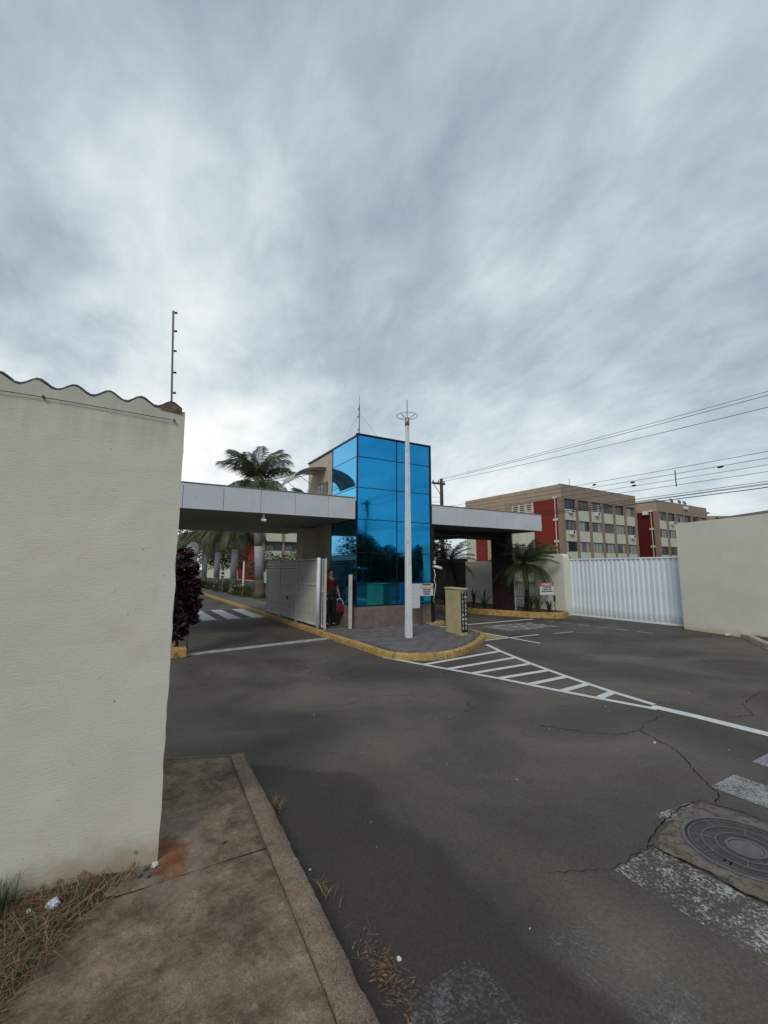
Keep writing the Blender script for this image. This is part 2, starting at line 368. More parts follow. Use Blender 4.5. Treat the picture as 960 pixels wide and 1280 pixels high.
M['sign_white'] = worn('sign_white', (.68, .69, .70), .05, 4, .5, bump=0)
M['sign_red'] = worn('sign_red', (.38, .03, .035), .08, 4, .5, bump=0)
M['sign_orange'] = worn('sign_orange', (.72, .40, .14), .08, 4, .5, bump=0)
M['ink'] = worn('black_ink', (.02, .02, .025), .05, 4, .6, bump=0)
M['white_ink'] = worn('white_ink', (.72, .72, .70), .05, 4, .6, bump=0)
M['skin'] = worn('skin', (.30, .17, .11), .08, 20, .6, bump=0)
M['hair'] = worn('dark_hair', (.012, .010, .009), .2, 40, .6)
M['shirt'] = worn('maroon_shirt', (.11, .012, .018), .25, 12, .9, bump=.3, bscale=30, bdist=.01)
M['trousers'] = worn('dark_trousers', (.018, .016, .020), .25, 12, .9, bump=.3, bscale=30, bdist=.01)
M['bag'] = worn('red_bag_cloth', (.16, .02, .03), .25, 12, .9)
M['plastic'] = worn('crumpled_plastic', (.55, .57, .62), .3, 30, .35, bump=.5, bscale=80, bdist=.01)
M['litter'] = worn('litter_white', (.62, .60, .56), .2, 30, .8)
def mk_awn():
    m = Mat('translucent_awning', .35, 0, .4); m.color((.50, .46, .40)); m.b.inputs['Alpha'].default_value = .85
    return m.m
M['awning'] = mk_awn()

# ------------------------------------------------------------------ mesh helpers
class MB:
    def __init__(s): s.v = []; s.f = []; s.mi = []; s.cur = 0
    def add(s, vs, fs):
        o = len(s.v); s.v += [tuple(p) for p in vs]; s.f += [tuple(i+o for i in f) for f in fs]; s.mi += [s.cur]*len(fs)
        return s
    def box(s, x0, x1, y0, y1, z0, z1, M_=None):
        vs = [Vector(p) for p in ((x0,y0,z0),(x1,y0,z0),(x1,y1,z0),(x0,y1,z0),(x0,y0,z1),(x1,y0,z1),(x1,y1,z1),(x0,y1,z1))]
        if M_: vs = [M_ @ p for p in vs]
        return s.add(vs, [(0,3,2,1),(4,5,6,7),(0,1,5,4),(1,2,6,5),(2,3,7,6),(3,0,4,7)])
    def prism(s, pts, z0, z1):
        n = len(pts); z0f = z0 if callable(z0) else (lambda x, y: z0); z1f = z1 if callable(z1) else (lambda x, y: z1)
        vs = [(x, y, z0f(x, y)) for x, y in pts]+[(x, y, z1f(x, y)) for x, y in pts]
        return s.add(vs, [tuple(range(n))[::-1], tuple(range(n, 2*n))]+[(i, (i+1) % n, n+(i+1) % n, n+i) for i in range(n)])
    def tube(s, pts, r, n=8, cap=True):
        pts = [Vector(p) for p in pts]; rr = r if isinstance(r, (list, tuple)) else [r]*len(pts)
        o = []; prev = None
        for i, p in enumerate(pts):
            t = (pts[min(i+1, len(pts)-1)]-pts[max(i-1, 0)]).normalized()
            a = Vector((0, 0, 1)) if abs(t.z) < .95 else Vector((1, 0, 0))
            if prev is not None: a = prev
            u = (a-t*a.dot(t)).normalized(); w = t.cross(u); prev = u
            o += [p+(u*math.cos(2*math.pi*k/n)+w*math.sin(2*math.pi*k/n))*rr[i] for k in range(n)]
        fs = [(i*n+k, i*n+(k+1) % n, (i+1)*n+(k+1) % n, (i+1)*n+k) for i in range(len(pts)-1) for k in range(n)]
        if cap: fs += [tuple(range(n))[::-1], tuple((len(pts)-1)*n+k for k in range(n))]
        return s.add(o, fs)
    def lathe(s, prof, n=24, c=(0, 0, 0)):
        vs = [(c[0]+r*math.cos(2*math.pi*k/n), c[1]+r*math.sin(2*math.pi*k/n), c[2]+z) for r, z in prof for k in range(n)]
        fs = [(i*n+k, i*n+(k+1) % n, (i+1)*n+(k+1) % n, (i+1)*n+k) for i in range(len(prof)-1) for k in range(n)]
        fs += [tuple((len(prof)-1)*n+k for k in range(n))]
        return s.add(vs, fs)
    def mesh(s, name, mats, smooth=False):
        me = bpy.data.meshes.new(name); me.from_pydata(s.v, [], s.f)
        for m in (mats if isinstance(mats, (list, tuple)) else [mats]): me.materials.append(m)
        if any(s.mi): me.polygons.foreach_set('material_index', s.mi)
        if smooth: me.polygons.foreach_set('use_smooth', [True]*len(me.polygons))
        me.update(); return me
    def build(s, name, mats, parent=None, smooth=False, loc=None):
        return link(name, s.mesh(name, mats, smooth), parent, loc)
def link(name, me, parent=None, loc=None, rot=None):
    o = bpy.data.objects.new(name, me); col.objects.link(o)
    if parent is not None: o.parent = parent
    if loc is not None: o.location = loc
    if rot is not None: o.rotation_euler = rot
    return o
def empty(name, loc=(0, 0, 0), rz=0):
    o = bpy.data.objects.new(name, None); col.objects.link(o); o.location = loc; o.rotation_euler = (0, 0, rz)
    o.empty_display_size = .2; return o
def tag(o, label=None, cat=None, group=None, kind=None):
    if label: o['label'] = label
    if cat: o['category'] = cat
    if group: o['group'] = group
    if kind: o['kind'] = kind
    return o
def bevel(o, w=.01, seg=2):
    m = o.modifiers.new('bevel', 'BEVEL'); m.width = w; m.segments = seg; m.limit_method = 'ANGLE'; return o
def text_mesh(body, size, mat, parent, mtx, name='lettering', sx=1, extrude=.002, bold=0, align='CENTER'):
    c = bpy.data.curves.new('t', 'FONT'); c.body = body; c.size = size; c.align_x = align; c.align_y = 'CENTER'
    c.extrude = extrude; c.offset = bold; c.resolution_u = 2
    t = bpy.data.objects.new('t', c); me = bpy.data.meshes.new_from_object(t)
    me.transform(Matrix.Diagonal((sx, 1, 1, 1))); me.transform(mtx)
    me.materials.clear(); me.materials.append(mat)
    bpy.data.objects.remove(t); return link(name, me, parent)
def sheet(poly, z):
    return MB().add([(x, y, z) for x, y in poly], [tuple(range(len(poly)))])
def ccw(p):
    a = sum(p[i][0]*p[(i+1) % len(p)][1]-p[(i+1) % len(p)][0]*p[i][1] for i in range(len(p)))
    return p if a > 0 else p[::-1]

# ------------------------------------------------------------------ ground and road
def grid_sheet(x0, x1, y0, y1, nx, ny, zf):
    b = MB(); vs = []; fs = []
    for j in range(ny+1):
        for i in range(nx+1):
            x = x0+(x1-x0)*i/nx; y = y0+(y1-y0)*j/ny; vs.append((x, y, zf(x, y)))
    for j in range(ny):
        for i in range(nx):
            a = j*(nx+1)+i; fs.append((a, a+1, a+nx+2, a+nx+1))
    return b.add(vs, fs)
tag(sheet([(-900, -900), (900, -900), (900, 900), (-900, 900)], -.012).build('ground', M['ground']), 'distant open ground around the entrance road', None, kind='structure')
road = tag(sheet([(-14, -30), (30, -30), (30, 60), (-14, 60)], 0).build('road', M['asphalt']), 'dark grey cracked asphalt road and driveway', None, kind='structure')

Z1 = .004
def stripe(p, q, w, z=Z1, mat='line', name='road_line', parent=road, wob=0):
    p, q = Vector(p), Vector(q); t = (q-p).normalized(); n = Vector((-t.y, t.x))*w/2
    pts = [p+n, p-n, q-n, q+n]
    return sheet(ccw([(a.x, a.y) for a in pts]), z).build(name, M[mat], parent)
def polyline(pts, w, z=Z1, mat='line', name='road_line', parent=road):
    pts = [Vector(p) for p in pts]; L = []; Rr = []
    ww = w if isinstance(w, (list, tuple)) else [w]*len(pts)
    for i, p in enumerate(pts):
        t = (pts[min(i+1, len(pts)-1)]-pts[max(i-1, 0)]).normalized(); n = Vector((-t.y, t.x))*ww[i]/2
        L.append(p+n); Rr.append(p-n)
    vs = [(a.x, a.y, z) for a in L+Rr]; n = len(pts)
    fs = [(n+i, n+i+1, i+1, i) for i in range(n-1)]
    return MB().add(vs, fs).build(name, M[mat], parent)
low = [(4.58, 7.44), (4.8, 6.74), (4.96, 6.24), (5.11, 5.78), (5.26, 5.31), (5.38, 4.81), (5.50, 4.32), (5.64, 3.84), (5.84, 3.18)]
upp = [(7.31, 7.74), (6.98, 6.98), (6.76, 6.34), (6.57, 5.8), (6.42, 5.28), (6.30, 4.83), (6.19, 4.37), (6.09, 3.91), (6.0, 3.3)]
polyline([(4.50, 7.68)]+low, .10)
polyline(upp, .10, z=Z1+.0005)
polyline([(5.90, 3.28), (5.96, 2.8), (5.99, 2.1), (6.03, 1.0), (6.06, -3), (6.06, -14)], [.16, .15, .15, .15, .14, .14], z=Z1+.001)
for i in range(1, 8):
    stripe(low[i], upp[i], .115, z=Z1+.0015)
stripe((1.10, 9.96), (4.47, 10.44), .30, mat='line_worn')          # line across the exit gate
stripe((7.8, 10.74), (12.35, 10.74), .15)
stripe((8.52, 9.85), (8.52, 7.22), .09, z=Z1+.001); stripe((7.66, 8.17), (9.6, 8.17), .08, z=Z1+.002)
stripe((10.1, 8.09), (10.86, 8.04), .08, mat='line_worn')
for i in range(6):
    stripe((12.33+.02*i, 10.25-i*.62), (12.34+.02*i, 9.83-i*.62), .07, mat='line_worn')
sheet(ccw([(7.72, 8.2), (8.49, 8.2), (8.49, 9.84), (7.95, 10.64), (7.8, 10.2), (8.05, 9.4)]), Z1-.001).build('yellow_paint', M['yellow_road'], road)
for x0 in (3.95, 3.1, 2.28, 1.46):
    stripe((x0+.25, 16.1), (x0+.25, 19.9), .46, mat='line', name='zebra_bar')
stripe((1.0, 15.98), (4.45, 15.98), .07, mat='line_worn'); stripe((1.0, 20.02), (4.45, 20.02), .07, mat='line_worn')
tm = Matrix.Translation((10.45, 9.5, Z1))
text_mesh('INTERFONE', .62, M['line_worn'], road, tm @ Matrix.Diagonal((.62, 2.6, 1, 1)), 'road_lettering', extrude=0, bold=.012)
# worn crossing bars in the foreground
stripe((4.38, 1.90), (4.36, -1.6), .41, mat='line_grey', name='crossing_bar')
stripe((5.22, 1.93), (5.2, -1.6), .40, mat='line_grey', name='crossing_bar')
stripe((3.56, 1.89), (3.55, 1.80), .42, mat='line_vworn', name='crossing_bar')
stripe((2.78, 1.72), (2.76, -1.6), .42, mat='line_vworn', name='crossing_bar')
stripe((1.98, 1.60), (1.97, -1.6), .30, mat='line_faint', name='crossing_bar')
stripe((1.27, 1.70), (1.26, -1.6), .40, mat='line_faint', name='crossing_bar')
# cracks: narrow open joints in the asphalt
def crack(pts, w=.012, seed=1, amp=.016):
    rnd = random.Random(seed); out = []; pts = [Vector(p) for p in pts]
    for a, b in zip(pts, pts[1:]):
        n = max(2, int((b-a).length/.035)); t = (b-a).normalized(); nn = Vector((-t.y, t.x))
        for k in range(n): out.append(a+(b-a)*k/n+nn*rnd.uniform(-amp, amp)*(k > 0))
    out.append(pts[-1]); ww = [w*.5*rnd.uniform(.25, 1.3) for _ in out]; ww[0] = ww[-1] = w*.15
    return polyline(out, ww, z=Z1+.0035, mat='crack', name='road_crack')
crack([(4.1, 3.55), (4.38, 3.13), (4.58, 2.94), (4.91, 2.88), (4.71, 2.41), (4.36, 2.1), (4.16, 1.89), (4.07, 1.80), (3.93, 1.76)], .016, 3)
crack([(4.91, 2.88), (5.17, 2.98), (5.46, 2.99), (5.75, 3.05)], .010, 4)
crack([(4.04, 4.69), (3.9, 4.5), (3.86, 4.35), (3.68, 4.33)], .013, 5)
crack([(6.2, 2.6), (6.6, 2.47), (7.0, 2.72), (7.92, 2.86), (8.6, 2.5)], .013, 6)
crack([(2.2, 1.9), (2.6, 1.72), (3.03, 1.73)], .010, 7)
crack([(2.75, 7.9), (2.9, 7.4), (2.75, 7.1), (2.95, 6.9)], .014, 8, .05)
crack([(8.3, 2.3), (9.5, 2.7), (10.4, 2.4)], .012, 10)
crack([(1.9, 5.6), (2.5, 5.3), (3.1, 5.45), (3.7, 5.1)], .009, 30); crack([(9.0, 5.2), (9.6, 4.4), (9.4, 3.6), (10.2, 3.1)], .012, 31)
# loose bits on the asphalt
rnd = random.Random(5)
def chip(x, y, r, mat='litter', z=0, name='litter_scrap', label=None, parent=None):
    b = MB(); k = rnd.randint(5, 7); pts = [(x+r*rnd.uniform(.5, 1)*math.cos(6.283*i/k), y+r*rnd.uniform(.4, .9)*math.sin(6.283*i/k)) for i in range(k)]
    b.prism(pts, z, lambda a, c: z+r*rnd.uniform(.2, .55)); return b.build(name, M[mat], parent)
b = MB(); 
for _ in range(70):
    x, y = rnd.uniform(1.1, 11), rnd.uniform(1.2, 9.5); r = rnd.uniform(.003, .008)
    k = 5; pts = [(x+r*rnd.uniform(.6, 1)*math.cos(6.283*i/k), y+r*rnd.uniform(.5, .9)*math.sin(6.283*i/k)) for i in range(k)]
    b.prism(pts, 0, r*.7)
tag(b.build('gravel', M['litter']), 'tiny pale stone chips scattered over the asphalt', 'gravel', kind='stuff')

# ------------------------------------------------------------------ near sidewalk with kerb
def kx(y): return .885+(y-4.2)*.045        # inner kerb edge
def fary(x): return 4.19+max(0, (.9-x))*.45
SW = empty('sidewalk'); tag(SW, 'weathered concrete sidewalk slabs with rough kerb beside the cream wall', kind='structure')
def slab(y0, y1, seed, far=False):
    nx, ny = 70, max(20, int((y1-y0)/.022)); vs = []; fs = []
    for j in range(ny+1):
        for i in range(nx+1):
            y = y0+(y1-y0)*j/ny; x = -.95+(kx(y)-.006+.95)*i/nx
            if far: y = y0+(fary(x)-.03-y0)*j/ny
            p = Vector((x*3.1, y*3.1, seed)); z = .118+.006*noise.noise(p)+.0035*noise.noise(p*5)+.002*noise.noise(p*16)
            if i in (0, nx) or j in (0, ny): z -= .012
            vs.append((x, y, z))
    for j in range(ny):
        for i in range(nx):
            a = j*(nx+1)+i; fs.append((a, a+1, a+nx+2, a+nx+1))
    MB().add(vs, fs).build('slab', M['concrete'], SW, smooth=True)
slab(2.775, 4.2, 1.0, True); slab(.9, 2.765, 4.0); slab(-1.2, .89, 7.0)
MB().prism(ccw([(-3, -4), (.7, -4), (.9, 4.15), (-.9, 4.95), (-3, 5.4)]), -.01, .095).build('bedding', M['grout'], SW)
def rough_bar(pts_in, pts_out, ztop, mat, name, parent, seed=1, n=120):
    """kerb: top strip between two polylines (same length) and an outer face"""
    vs = []; fs = []; rowsz = []
    for i, (a, c) in enumerate(zip(pts_in, pts_out)):
        a, c = Vector(a), Vector(c); d = (c-a)
        sec = [(0, -.09), (0.0, -.006), (.06, 0), (.5, .002), (.88, -.001), (.98, -.016), (1.0, -.035), (1.03, -ztop-.01)]
        for k, (f, z) in enumerate(sec):
            p = a+d*f; q = Vector((p.x*9, p.y*9, seed+k*.3))
            jit = .003*noise.noise(q)+.0035*noise.noise(q*3)+.003*noise.noise(q*9)
            if k in (0, 7): jit *= .4
            pz = ztop+z+jit*1.0
            if k in (4, 5, 6):
                ch = max(0, noise.noise(Vector((p.x*5, p.y*5, seed+9)))-.35); pz -= ch*.05
            vs.append((p.x+jit*.8, p.y+jit*.6, pz))
    m = 8
    for i in range(len(pts_in)-1):
        for k in range(m-1):
            a = i*m+k; fs.append((a, a+1, a+m+1, a+m))
    return MB().add(vs, fs).build(name, M[mat], parent, smooth=True)
def resample(pts, step):
    pts = [Vector(p) for p in pts]; out = [pts[0]]
    for a, b_ in zip(pts, pts[1:]):
        n = max(1, int((b_-a).length/step))
        out += [a+(b_-a)*k/n for k in range(1, n+1)]
    return out
# kerb stones about a metre long, butted
ys = [-3, 4.16]
for i in range(len(ys)-1):
    yy = [ys[i]+.004+(ys[i+1]-ys[i]-.008)*k/340 for k in range(341)]
    rough_bar([(kx(y), y+.02) for y in yy], [(kx(y)+.135-.02*max(0, y-3.2), y) for y in yy], .125, 'kerb', 'kerb_stone', SW, seed=i*3.0)
xs_ = [1.0-k*.03 for k in range(66)]
rough_bar([(x, fary(x)-.045) for x in xs_], [(x, fary(x)) for x in xs_], .122, 'kerb', 'kerb_edge', SW, seed=31)

# grass strip with soil against the wall
def gx(y): return .14-(2.94-y)*.667 if y > 2.2 else -.353-(2.2-y)*.42
def soil_z(x, y):
    d = gx(y)-x
    return .108+.035*min(1, max(0, d)/.16)+.012*noise.noise(Vector((x*9, y*9, 2)))*(d > 0)
vs = []; fs = []; nx, ny = 50, 60
for j in range(ny+1):
    y = -.2+3.14*j/ny
    for i in range(nx+1):
        x = -2.6+(gx(y)+.03+2.6+.03*noise.noise(Vector((0, y*6, 5))))*i/nx; vs.append((x, y, soil_z(x, y)))
for j in range(ny):
    for i in range(nx):
        a = j*(nx+1)+i; fs.append((a, a+1, a+nx+2, a+nx+1))
tag(MB().add(vs, fs).build('soil', M['soil'], smooth=True), 'strip of dry brown soil between the cream wall and sidewalk', kind='structure')
def blades(name, n, region, hgt, mat, label, cat, seed, lean=.5, w=.003, curl=1):
    r = random.Random(seed); b = MB(); k = 0
    while k < n:
        x, y, ok = region(r)
        if not ok: continue
        k += 1; h = hgt*r.uniform(.5, 1.2); a = r.uniform(0, 6.283); le = lean*r.uniform(.3, 1.3); ww = w*r.uniform(.6, 1.3)
        dx, dy = math.cos(a), math.sin(a); px, py = -dy*ww, dx*ww; z = soil_z(x, y)-.004 if seed < 50 else region.z
        p = []
        for f, lz in ((0, 0), (.4, .5), (.75, .72*curl+.8*(1-curl)), (1, .62*curl+1*(1-curl))):
            cx, cy = x+dx*le*h*f*(1+f*.6), y+dy*le*h*f*(1+f*.6); wf = (1-f*.95)
            p += [(cx-px*wf, cy-py*wf, z+h*lz), (cx+px*wf, cy+py*wf, z+h*lz)]
        b.add(p, [(0, 1, 3, 2), (2, 3, 5, 4), (4, 5, 7, 6)])
    return tag(b.build(name, M[mat]), label, cat, kind='stuff')
def reg(x0, y0, y1, inset=0):
    def f(r):
        y = r.uniform(y0, y1); x = r.uniform(x0, gx(y)+.02)
        return x, y, x < gx(y)-inset*r.random()
    return f
blades('dry_grass', 4600, reg(-1.3, .8, 2.93), .062, 'straw', 'dry straw coloured grass flattened beside the cream wall', 'grass', 2, 1.5, .0022)
blades('dead_thatch', 6000, reg(-1.3, .8, 2.93), .05, 'deadleaf', 'brown dead thatch lying under the dry grass', 'thatch', 3, 2.0, .003)
blades('green_weeds', 1700, reg(-1.3, .8, 2.8, .1), .07, 'grass', 'green grass blades growing among dry straw', 'weeds', 4, .9, .0024)
def rg(r):
    return r.gauss(-.47, .05), r.gauss(2.86, .025), True
blades('green_tuft', 260, rg, .15, 'grass', 'upright dark green grass tuft against the base of the cream wall', 'grass tuft', 5, .5, .003, .2)
def tuft(cx, cy, sx, sy, n, h, mat, name, label, cat, seed, lean=.8):
    f = lambda r: (r.gauss(cx, sx), r.gauss(cy, sy), True)
    class Reg:
        z = 0
        def __call__(s, r): return f(r)
    return blades(name, n, Reg(), h, mat, label, cat, seed, lean, .0022, .6)
tuft(1.06, 3.36, .018, .05, 60, .085, 'straw', 'kerb_weed', 'pale dry grass tuft at the kerb foot nearest the sidewalk corner', 'weed', 60)
tuft(1.04, 2.42, .012, .05, 34, .06, 'straw', 'kerb_weed', 'small wispy dry weed halfway along the kerb foot', 'weed', 61)
tuft(1.03, 2.8, .01, .03, 12, .04, 'grass', 'kerb_weed', 'tiny green sprig at the kerb foot', 'weed', 62)
# heap of dead leaves at the kerb
r = random.Random(9); b = MB()
for k in range(150):
    x = r.gauss(1.07, .04); y = r.gauss(1.82, .13)
    if x < 1.0: x = 1.0+r.random()*.03
    z = r.uniform(.002, .035); s = r.uniform(.004, .015); Mx = Matrix.Translation((x, y, z)) @ Matrix.Rotation(r.uniform(0, 6.28), 4, 'Z') @ Matrix.Rotation(r.uniform(-.7, .7), 4, 'X')
    b.add([Mx @ Vector(p) for p in ((-s, 0, 0), (0, -s*.35, s*.15), (s, 0, 0), (0, s*.35, s*.15))], [(0, 1, 2), (0, 2, 3)])
for k in range(110):
    x = r.gauss(1.08, .035); y = r.gauss(1.82, .12); a = r.uniform(0, 6.28); L = r.uniform(.02, .07); z = r.uniform(.005, .04)
    b.tube([(x, y, z), (x+math.cos(a)*L, y+math.sin(a)*L, z+r.uniform(-.005, .03))], .0009, 3, False)
tag(b.build('leaf_litter', M['deadleaf']), 'heap of dry leaves and twigs against the kerb', 'leaf litter', kind='stuff')
tag(chip(1.17, 1.86, .016, label=None), 'small white scrap of paper beside the leaf heap on the asphalt', 'litter')
tag(chip(1.035, 2.62, .012), 'white pebble lying at the kerb foot', 'litter')
tag(chip(4.72, 2.62, .022), 'white scrap of litter on the asphalt near the long crack', 'litter')
# crumpled plastic in the grass
def blob(cx, cy, cz, r0, seed, mat, name, label, cat, sq=(1, 1, .8)):
    bm = bmesh.new(); bmesh.ops.create_icosphere(bm, subdivisions=3, radius=1)
    for v_ in bm.verts:
        n_ = 1+.45*noise.noise(v_.co*2.3+Vector((seed, 0, 0)))+.25*noise.noise(v_.co*6+Vector((seed, 3, 0)))
        v_.co = Vector((v_.co.x*sq[0], v_.co.y*sq[1], v_.co.z*sq[2]))*r0*n_
    me = bpy.data.meshes.new(name); bm.to_mesh(me); bm.free(); me.materials.append(M[mat])
    return tag(link(name, me, None, (cx, cy, cz)), label, cat)
blob(-.205, 2.77, .165, .026, 1, 'plastic', 'plastic_bag', 'crumpled clear plastic bag in the dry grass', 'plastic bag')
blob(-.30, 2.80, .15, .010, 4, 'litter', 'litter_scrap', 'white crumb of litter left of the crumpled plastic bag', 'litter')
blob(.235, 2.90, .13, .016, 6, 'litter', 'stone', 'pale pebble at the foot of the wall corner', 'stone')
for k, (x, y, rr) in enumerate([(.16, 2.86, .012), (.20, 2.83, .010), (.60, 2.93, .014), (.19, 2.90, .013)]):
    blob(x, y, .125, rr, 10+k, 'slab', 'stone', ['brown pebble on soil left of the wall corner', 'small rust tinted pebble beside the sidewalk joint', 'flat pale stone chip in the middle of the sidewalk', 'dark stone chip tucked under the wall corner'][k], 'stone')

# ------------------------------------------------------------------ near cream wall
WY = 2.95
def crest(x):
    ph = (x-.17)/.168
    return 2.772+.022*math.cos(2*math.pi*ph)+.009*noise.noise(Vector((x*16, 0, 1)))+.004*noise.noise(Vector((x*60, 0, 1)))
near = empty('cream_wall'); near.location = (0, 0, 0)
tag(near, 'near cream textured stucco wall with wavy tile crest filling the left side', 'wall')
xs = [-6+.02*i for i in range(int(6.25/.02))]+[.25]
zr = [-.05, .12]+[.12+.064*k for k in range(1, 40)]
vs = []; fs = []
def wallpt(x, z): return WY+.006*noise.noise(Vector((x*1.7, z*1.7, 4)))+.0025*noise.noise(Vector((x*7, z*7, 4)))
ng = len(zr)+1
for x in xs:
    e = .004*noise.noise(Vector((0, 0, x)))
    zt = crest(x) if x < .2 else 2.752
    for z in zr: vs.append((x+(.009*noise.noise(Vector((3, z*7, 0)))+.005*noise.noise(Vector((3, z*31, 0))) if x == .25 else 0), wallpt(x, z), z))
    vs.append((x, wallpt(x, zt)+.004, zt))
for i in range(len(xs)-1):
    for k in range(ng-1):
        a = i*ng+k; fs.append((a, a+ng, a+ng+1, a+1))
base = len(vs)
for x in xs:
    zt = crest(x) if x < .2 else 2.752
    vs.append((x, WY+.2, zt)); vs.append((x, WY+.2, -.05))
for i in range(len(xs)-1):
    a = i*ng+ng-1; c = base+2*i; fs.append((a, a+ng, c+2, c)); fs.append((c, c+2, c+3, c+1))
i = len(xs)-1
fs.append(tuple(i*ng+k for k in range(ng))[::1]+(base+2*i, base+2*i+1))
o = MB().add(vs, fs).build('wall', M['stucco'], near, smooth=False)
# corrugated capping tiles bedded on the wall
def cap_tile(x0, x1, seed):
    vs = []; fs = []; n = 36
    r = random.Random(seed); yo = WY+.012+r.uniform(-.004, .006)
    for k in range(n+1):
        x = x0+(x1-x0)*k/n; z = 2.781+.022*math.cos(2*math.pi*(x-.17)/.168)
        for yy, dz in ((yo, 0), (WY+.34, -.02)):
            vs += [(x, yy, z+dz-.002), (x, yy, z+dz+.010)]
    for k in range(n):
        a = k*4; q = a+4
        fs += [(a, q, q+1, a+1), (a+1, q+1, q+3, a+3), (a+2, a+3, q+3, q+2), (a, a+2, q+2, q)]
    fs += [(0, 1, 3, 2), (n*4, n*4+2, n*4+3, n*4+1)]
    MB().add(vs, fs).build('capping_tile', M['tile'], near, smooth=False)
for k in range(7): cap_tile(.232-(k+1)*.84+.004, .232-k*.84, k)
# clay infill visible under the last tile wave
b = MB(); pts = [(.10, 2.745)]+[(.10+.13*t/8, 2.772+.022*math.cos(2*math.pi*(.10+.13*t/8-.17)/.168)) for t in range(9)]+[(.23, 2.735)]
b.add([(x, WY-.002, z) for x, z in pts]+[(x, WY+.05, z) for x, z in pts], [tuple(range(len(pts))), tuple(range(len(pts), 2*len(pts)))[::-1]])
b.build('mortar_bedding', M['clay'], near)
w_ = MB(); w_.tube([(-6, WY-.010, 2.70), (-3, WY-.011, 2.69), (-.47, WY-.012, 2.695), (.19, WY-.012, 2.68)], .0022, 5)
w_.build('wire', M['cable'], near)
b = MB(); b.tube([(-.47, WY+.01, 2.695), (-.47, WY-.025, 2.70)], .006, 6); b.tube([(.19, WY+.01, 2.68), (.19, WY-.02, 2.68)], .006, 6); b.build('nail', M['clay'], near)
for x, z, s in [(.135, .20, .010), (-.10, .175, .014), (-.20, .165, .012), (-.02, 1.02, .004), (-.27, .16, .012)]:
    b = MB(); k = 7; rr = random.Random(int(s*9000)+int(z*100))
    pts = [(x+s*rr.uniform(.5, 1)*math.cos(6.283*i/k), z+s*rr.uniform(.5, 1)*math.sin(6.283*i/k)) for i in range(k)]
    b.add([(a, WY-.006, c) for a, c in pts]+[(a, WY+.01, c) for a, c in pts], [tuple(range(k))]+[(i, (i+1) % k, k+(i+1) % k, k+i) for i in range(k)])
    b.build('plaster_chip', M['mortar'], near)
# electric fence rod
ep = empty('electric_fence_rod', (.175, WY+.10, 2.77)); ep.rotation_euler = (0, R(-2.3), 0); tag(ep, 'thin metal electric fence rod with insulators on top of the near wall', 'fence rod')
MB().box(-.006, .006, -.006, .006, 0, .70).build('rod', M['grey_metal'], ep)
for k, z in enumerate((.13, .27, .42, .56, .69)):
    b = MB(); b.tube([(.006, 0, z), (.012, 0, z), (.014, 0, z), (.024, 0, z+.002)], [.004, .009, .006, .008], 8); b.build('insulator', M['black'], ep, True)

# ------------------------------------------------------------------ island pavement at the tower
def arc_pts():
    return [(4.48, 7.9), (4.51, 7.62), (4.62, 7.34), (4.88, 7.10), (5.2, 6.98), (5.55, 6.955), (6.0, 7.07), (6.53, 7.34), (7.1, 7.72), (7.66, 8.16), (7.98, 8.5), (8.12, 8.85), (8.14, 9.15), (8.04, 9.5)]
outer = [(4.46, 72), (4.46, 34), (4.46, 16.5), (4.46, 12.8), (4.47, 10.9), (4.48, 8.7)]+arc_pts()
P = [Vector(p) for p in outer]
inner = []
for i, p in enumerate(P):
    t = (P[min(i+1, len(P)-1)]-P[max(i-1, 0)]).normalized(); inner.append(p+Vector((-t.y, t.x))*.13)
ker = empty('yellow_kerb'); tag(ker, 'yellow painted kerb running from the gate around the island tip', kind='structure')
# kerb stones, one object each
def catmull(P_, n=6):
    out = []
    for i in range(len(P_)-1):
        p0, p1, p2, p3 = P_[max(i-1, 0)], P_[i], P_[i+1], P_[min(i+2, len(P_)-1)]
        if (p2-p1).length > 1.5:
            m = int((p2-p1).length/.25)
            out += [p1+(p2-p1)*k/m for k in range(m)]; continue
        for k in range(n):
            t = k/n
            out.append(.5*((2*p1)+(-p0+p2)*t+(2*p0-5*p1+4*p2-p3)*t*t+(-p0+3*p1-3*p2+p3)*t**3))
    out.append(P_[-1]); return out
def even(P_, step):
    d = [0]
    for a, b_ in zip(P_, P_[1:]): d.append(d[-1]+(b_-a).length)
    n = int(d[-1]/step); out = []; j = 0
    for k in range(n+1):
        s = d[-1]*k/n
        while j < len(d)-2 and d[j+1] < s: j += 1
        f = (s-d[j])/max(1e-6, d[j+1]-d[j]); out.append(P_[j]+(P_[j+1]-P_[j])*f)
    return out
eo = even(catmull(P), .1); ei = []
for i, p in enumerate(eo):
    t = (eo[min(i+1, len(eo)-1)]-eo[max(i-1, 0)]).normalized(); ei.append(p+Vector((-t.y, t.x))*.13)
st = 0; ns = 0
while st < len(eo)-1:
    en = min(len(eo)-1, st+9)
    if len(eo)-1-en < 4: en = len(eo)-1
    a = [p for p in ei[st:en+1]]; c = [p for p in eo[st:en+1]]
    g = .006
    a[-1] = a[-1]+(a[-2]-a[-1]).normalized()*g; c[-1] = c[-1]+(c[-2]-c[-1]).normalized()*g
    rough_bar(a, c, .125+.003*math.sin(ns*2.1), 'yellow', 'kerb_stone', ker, seed=ns*1.7); st = en; ns += 1
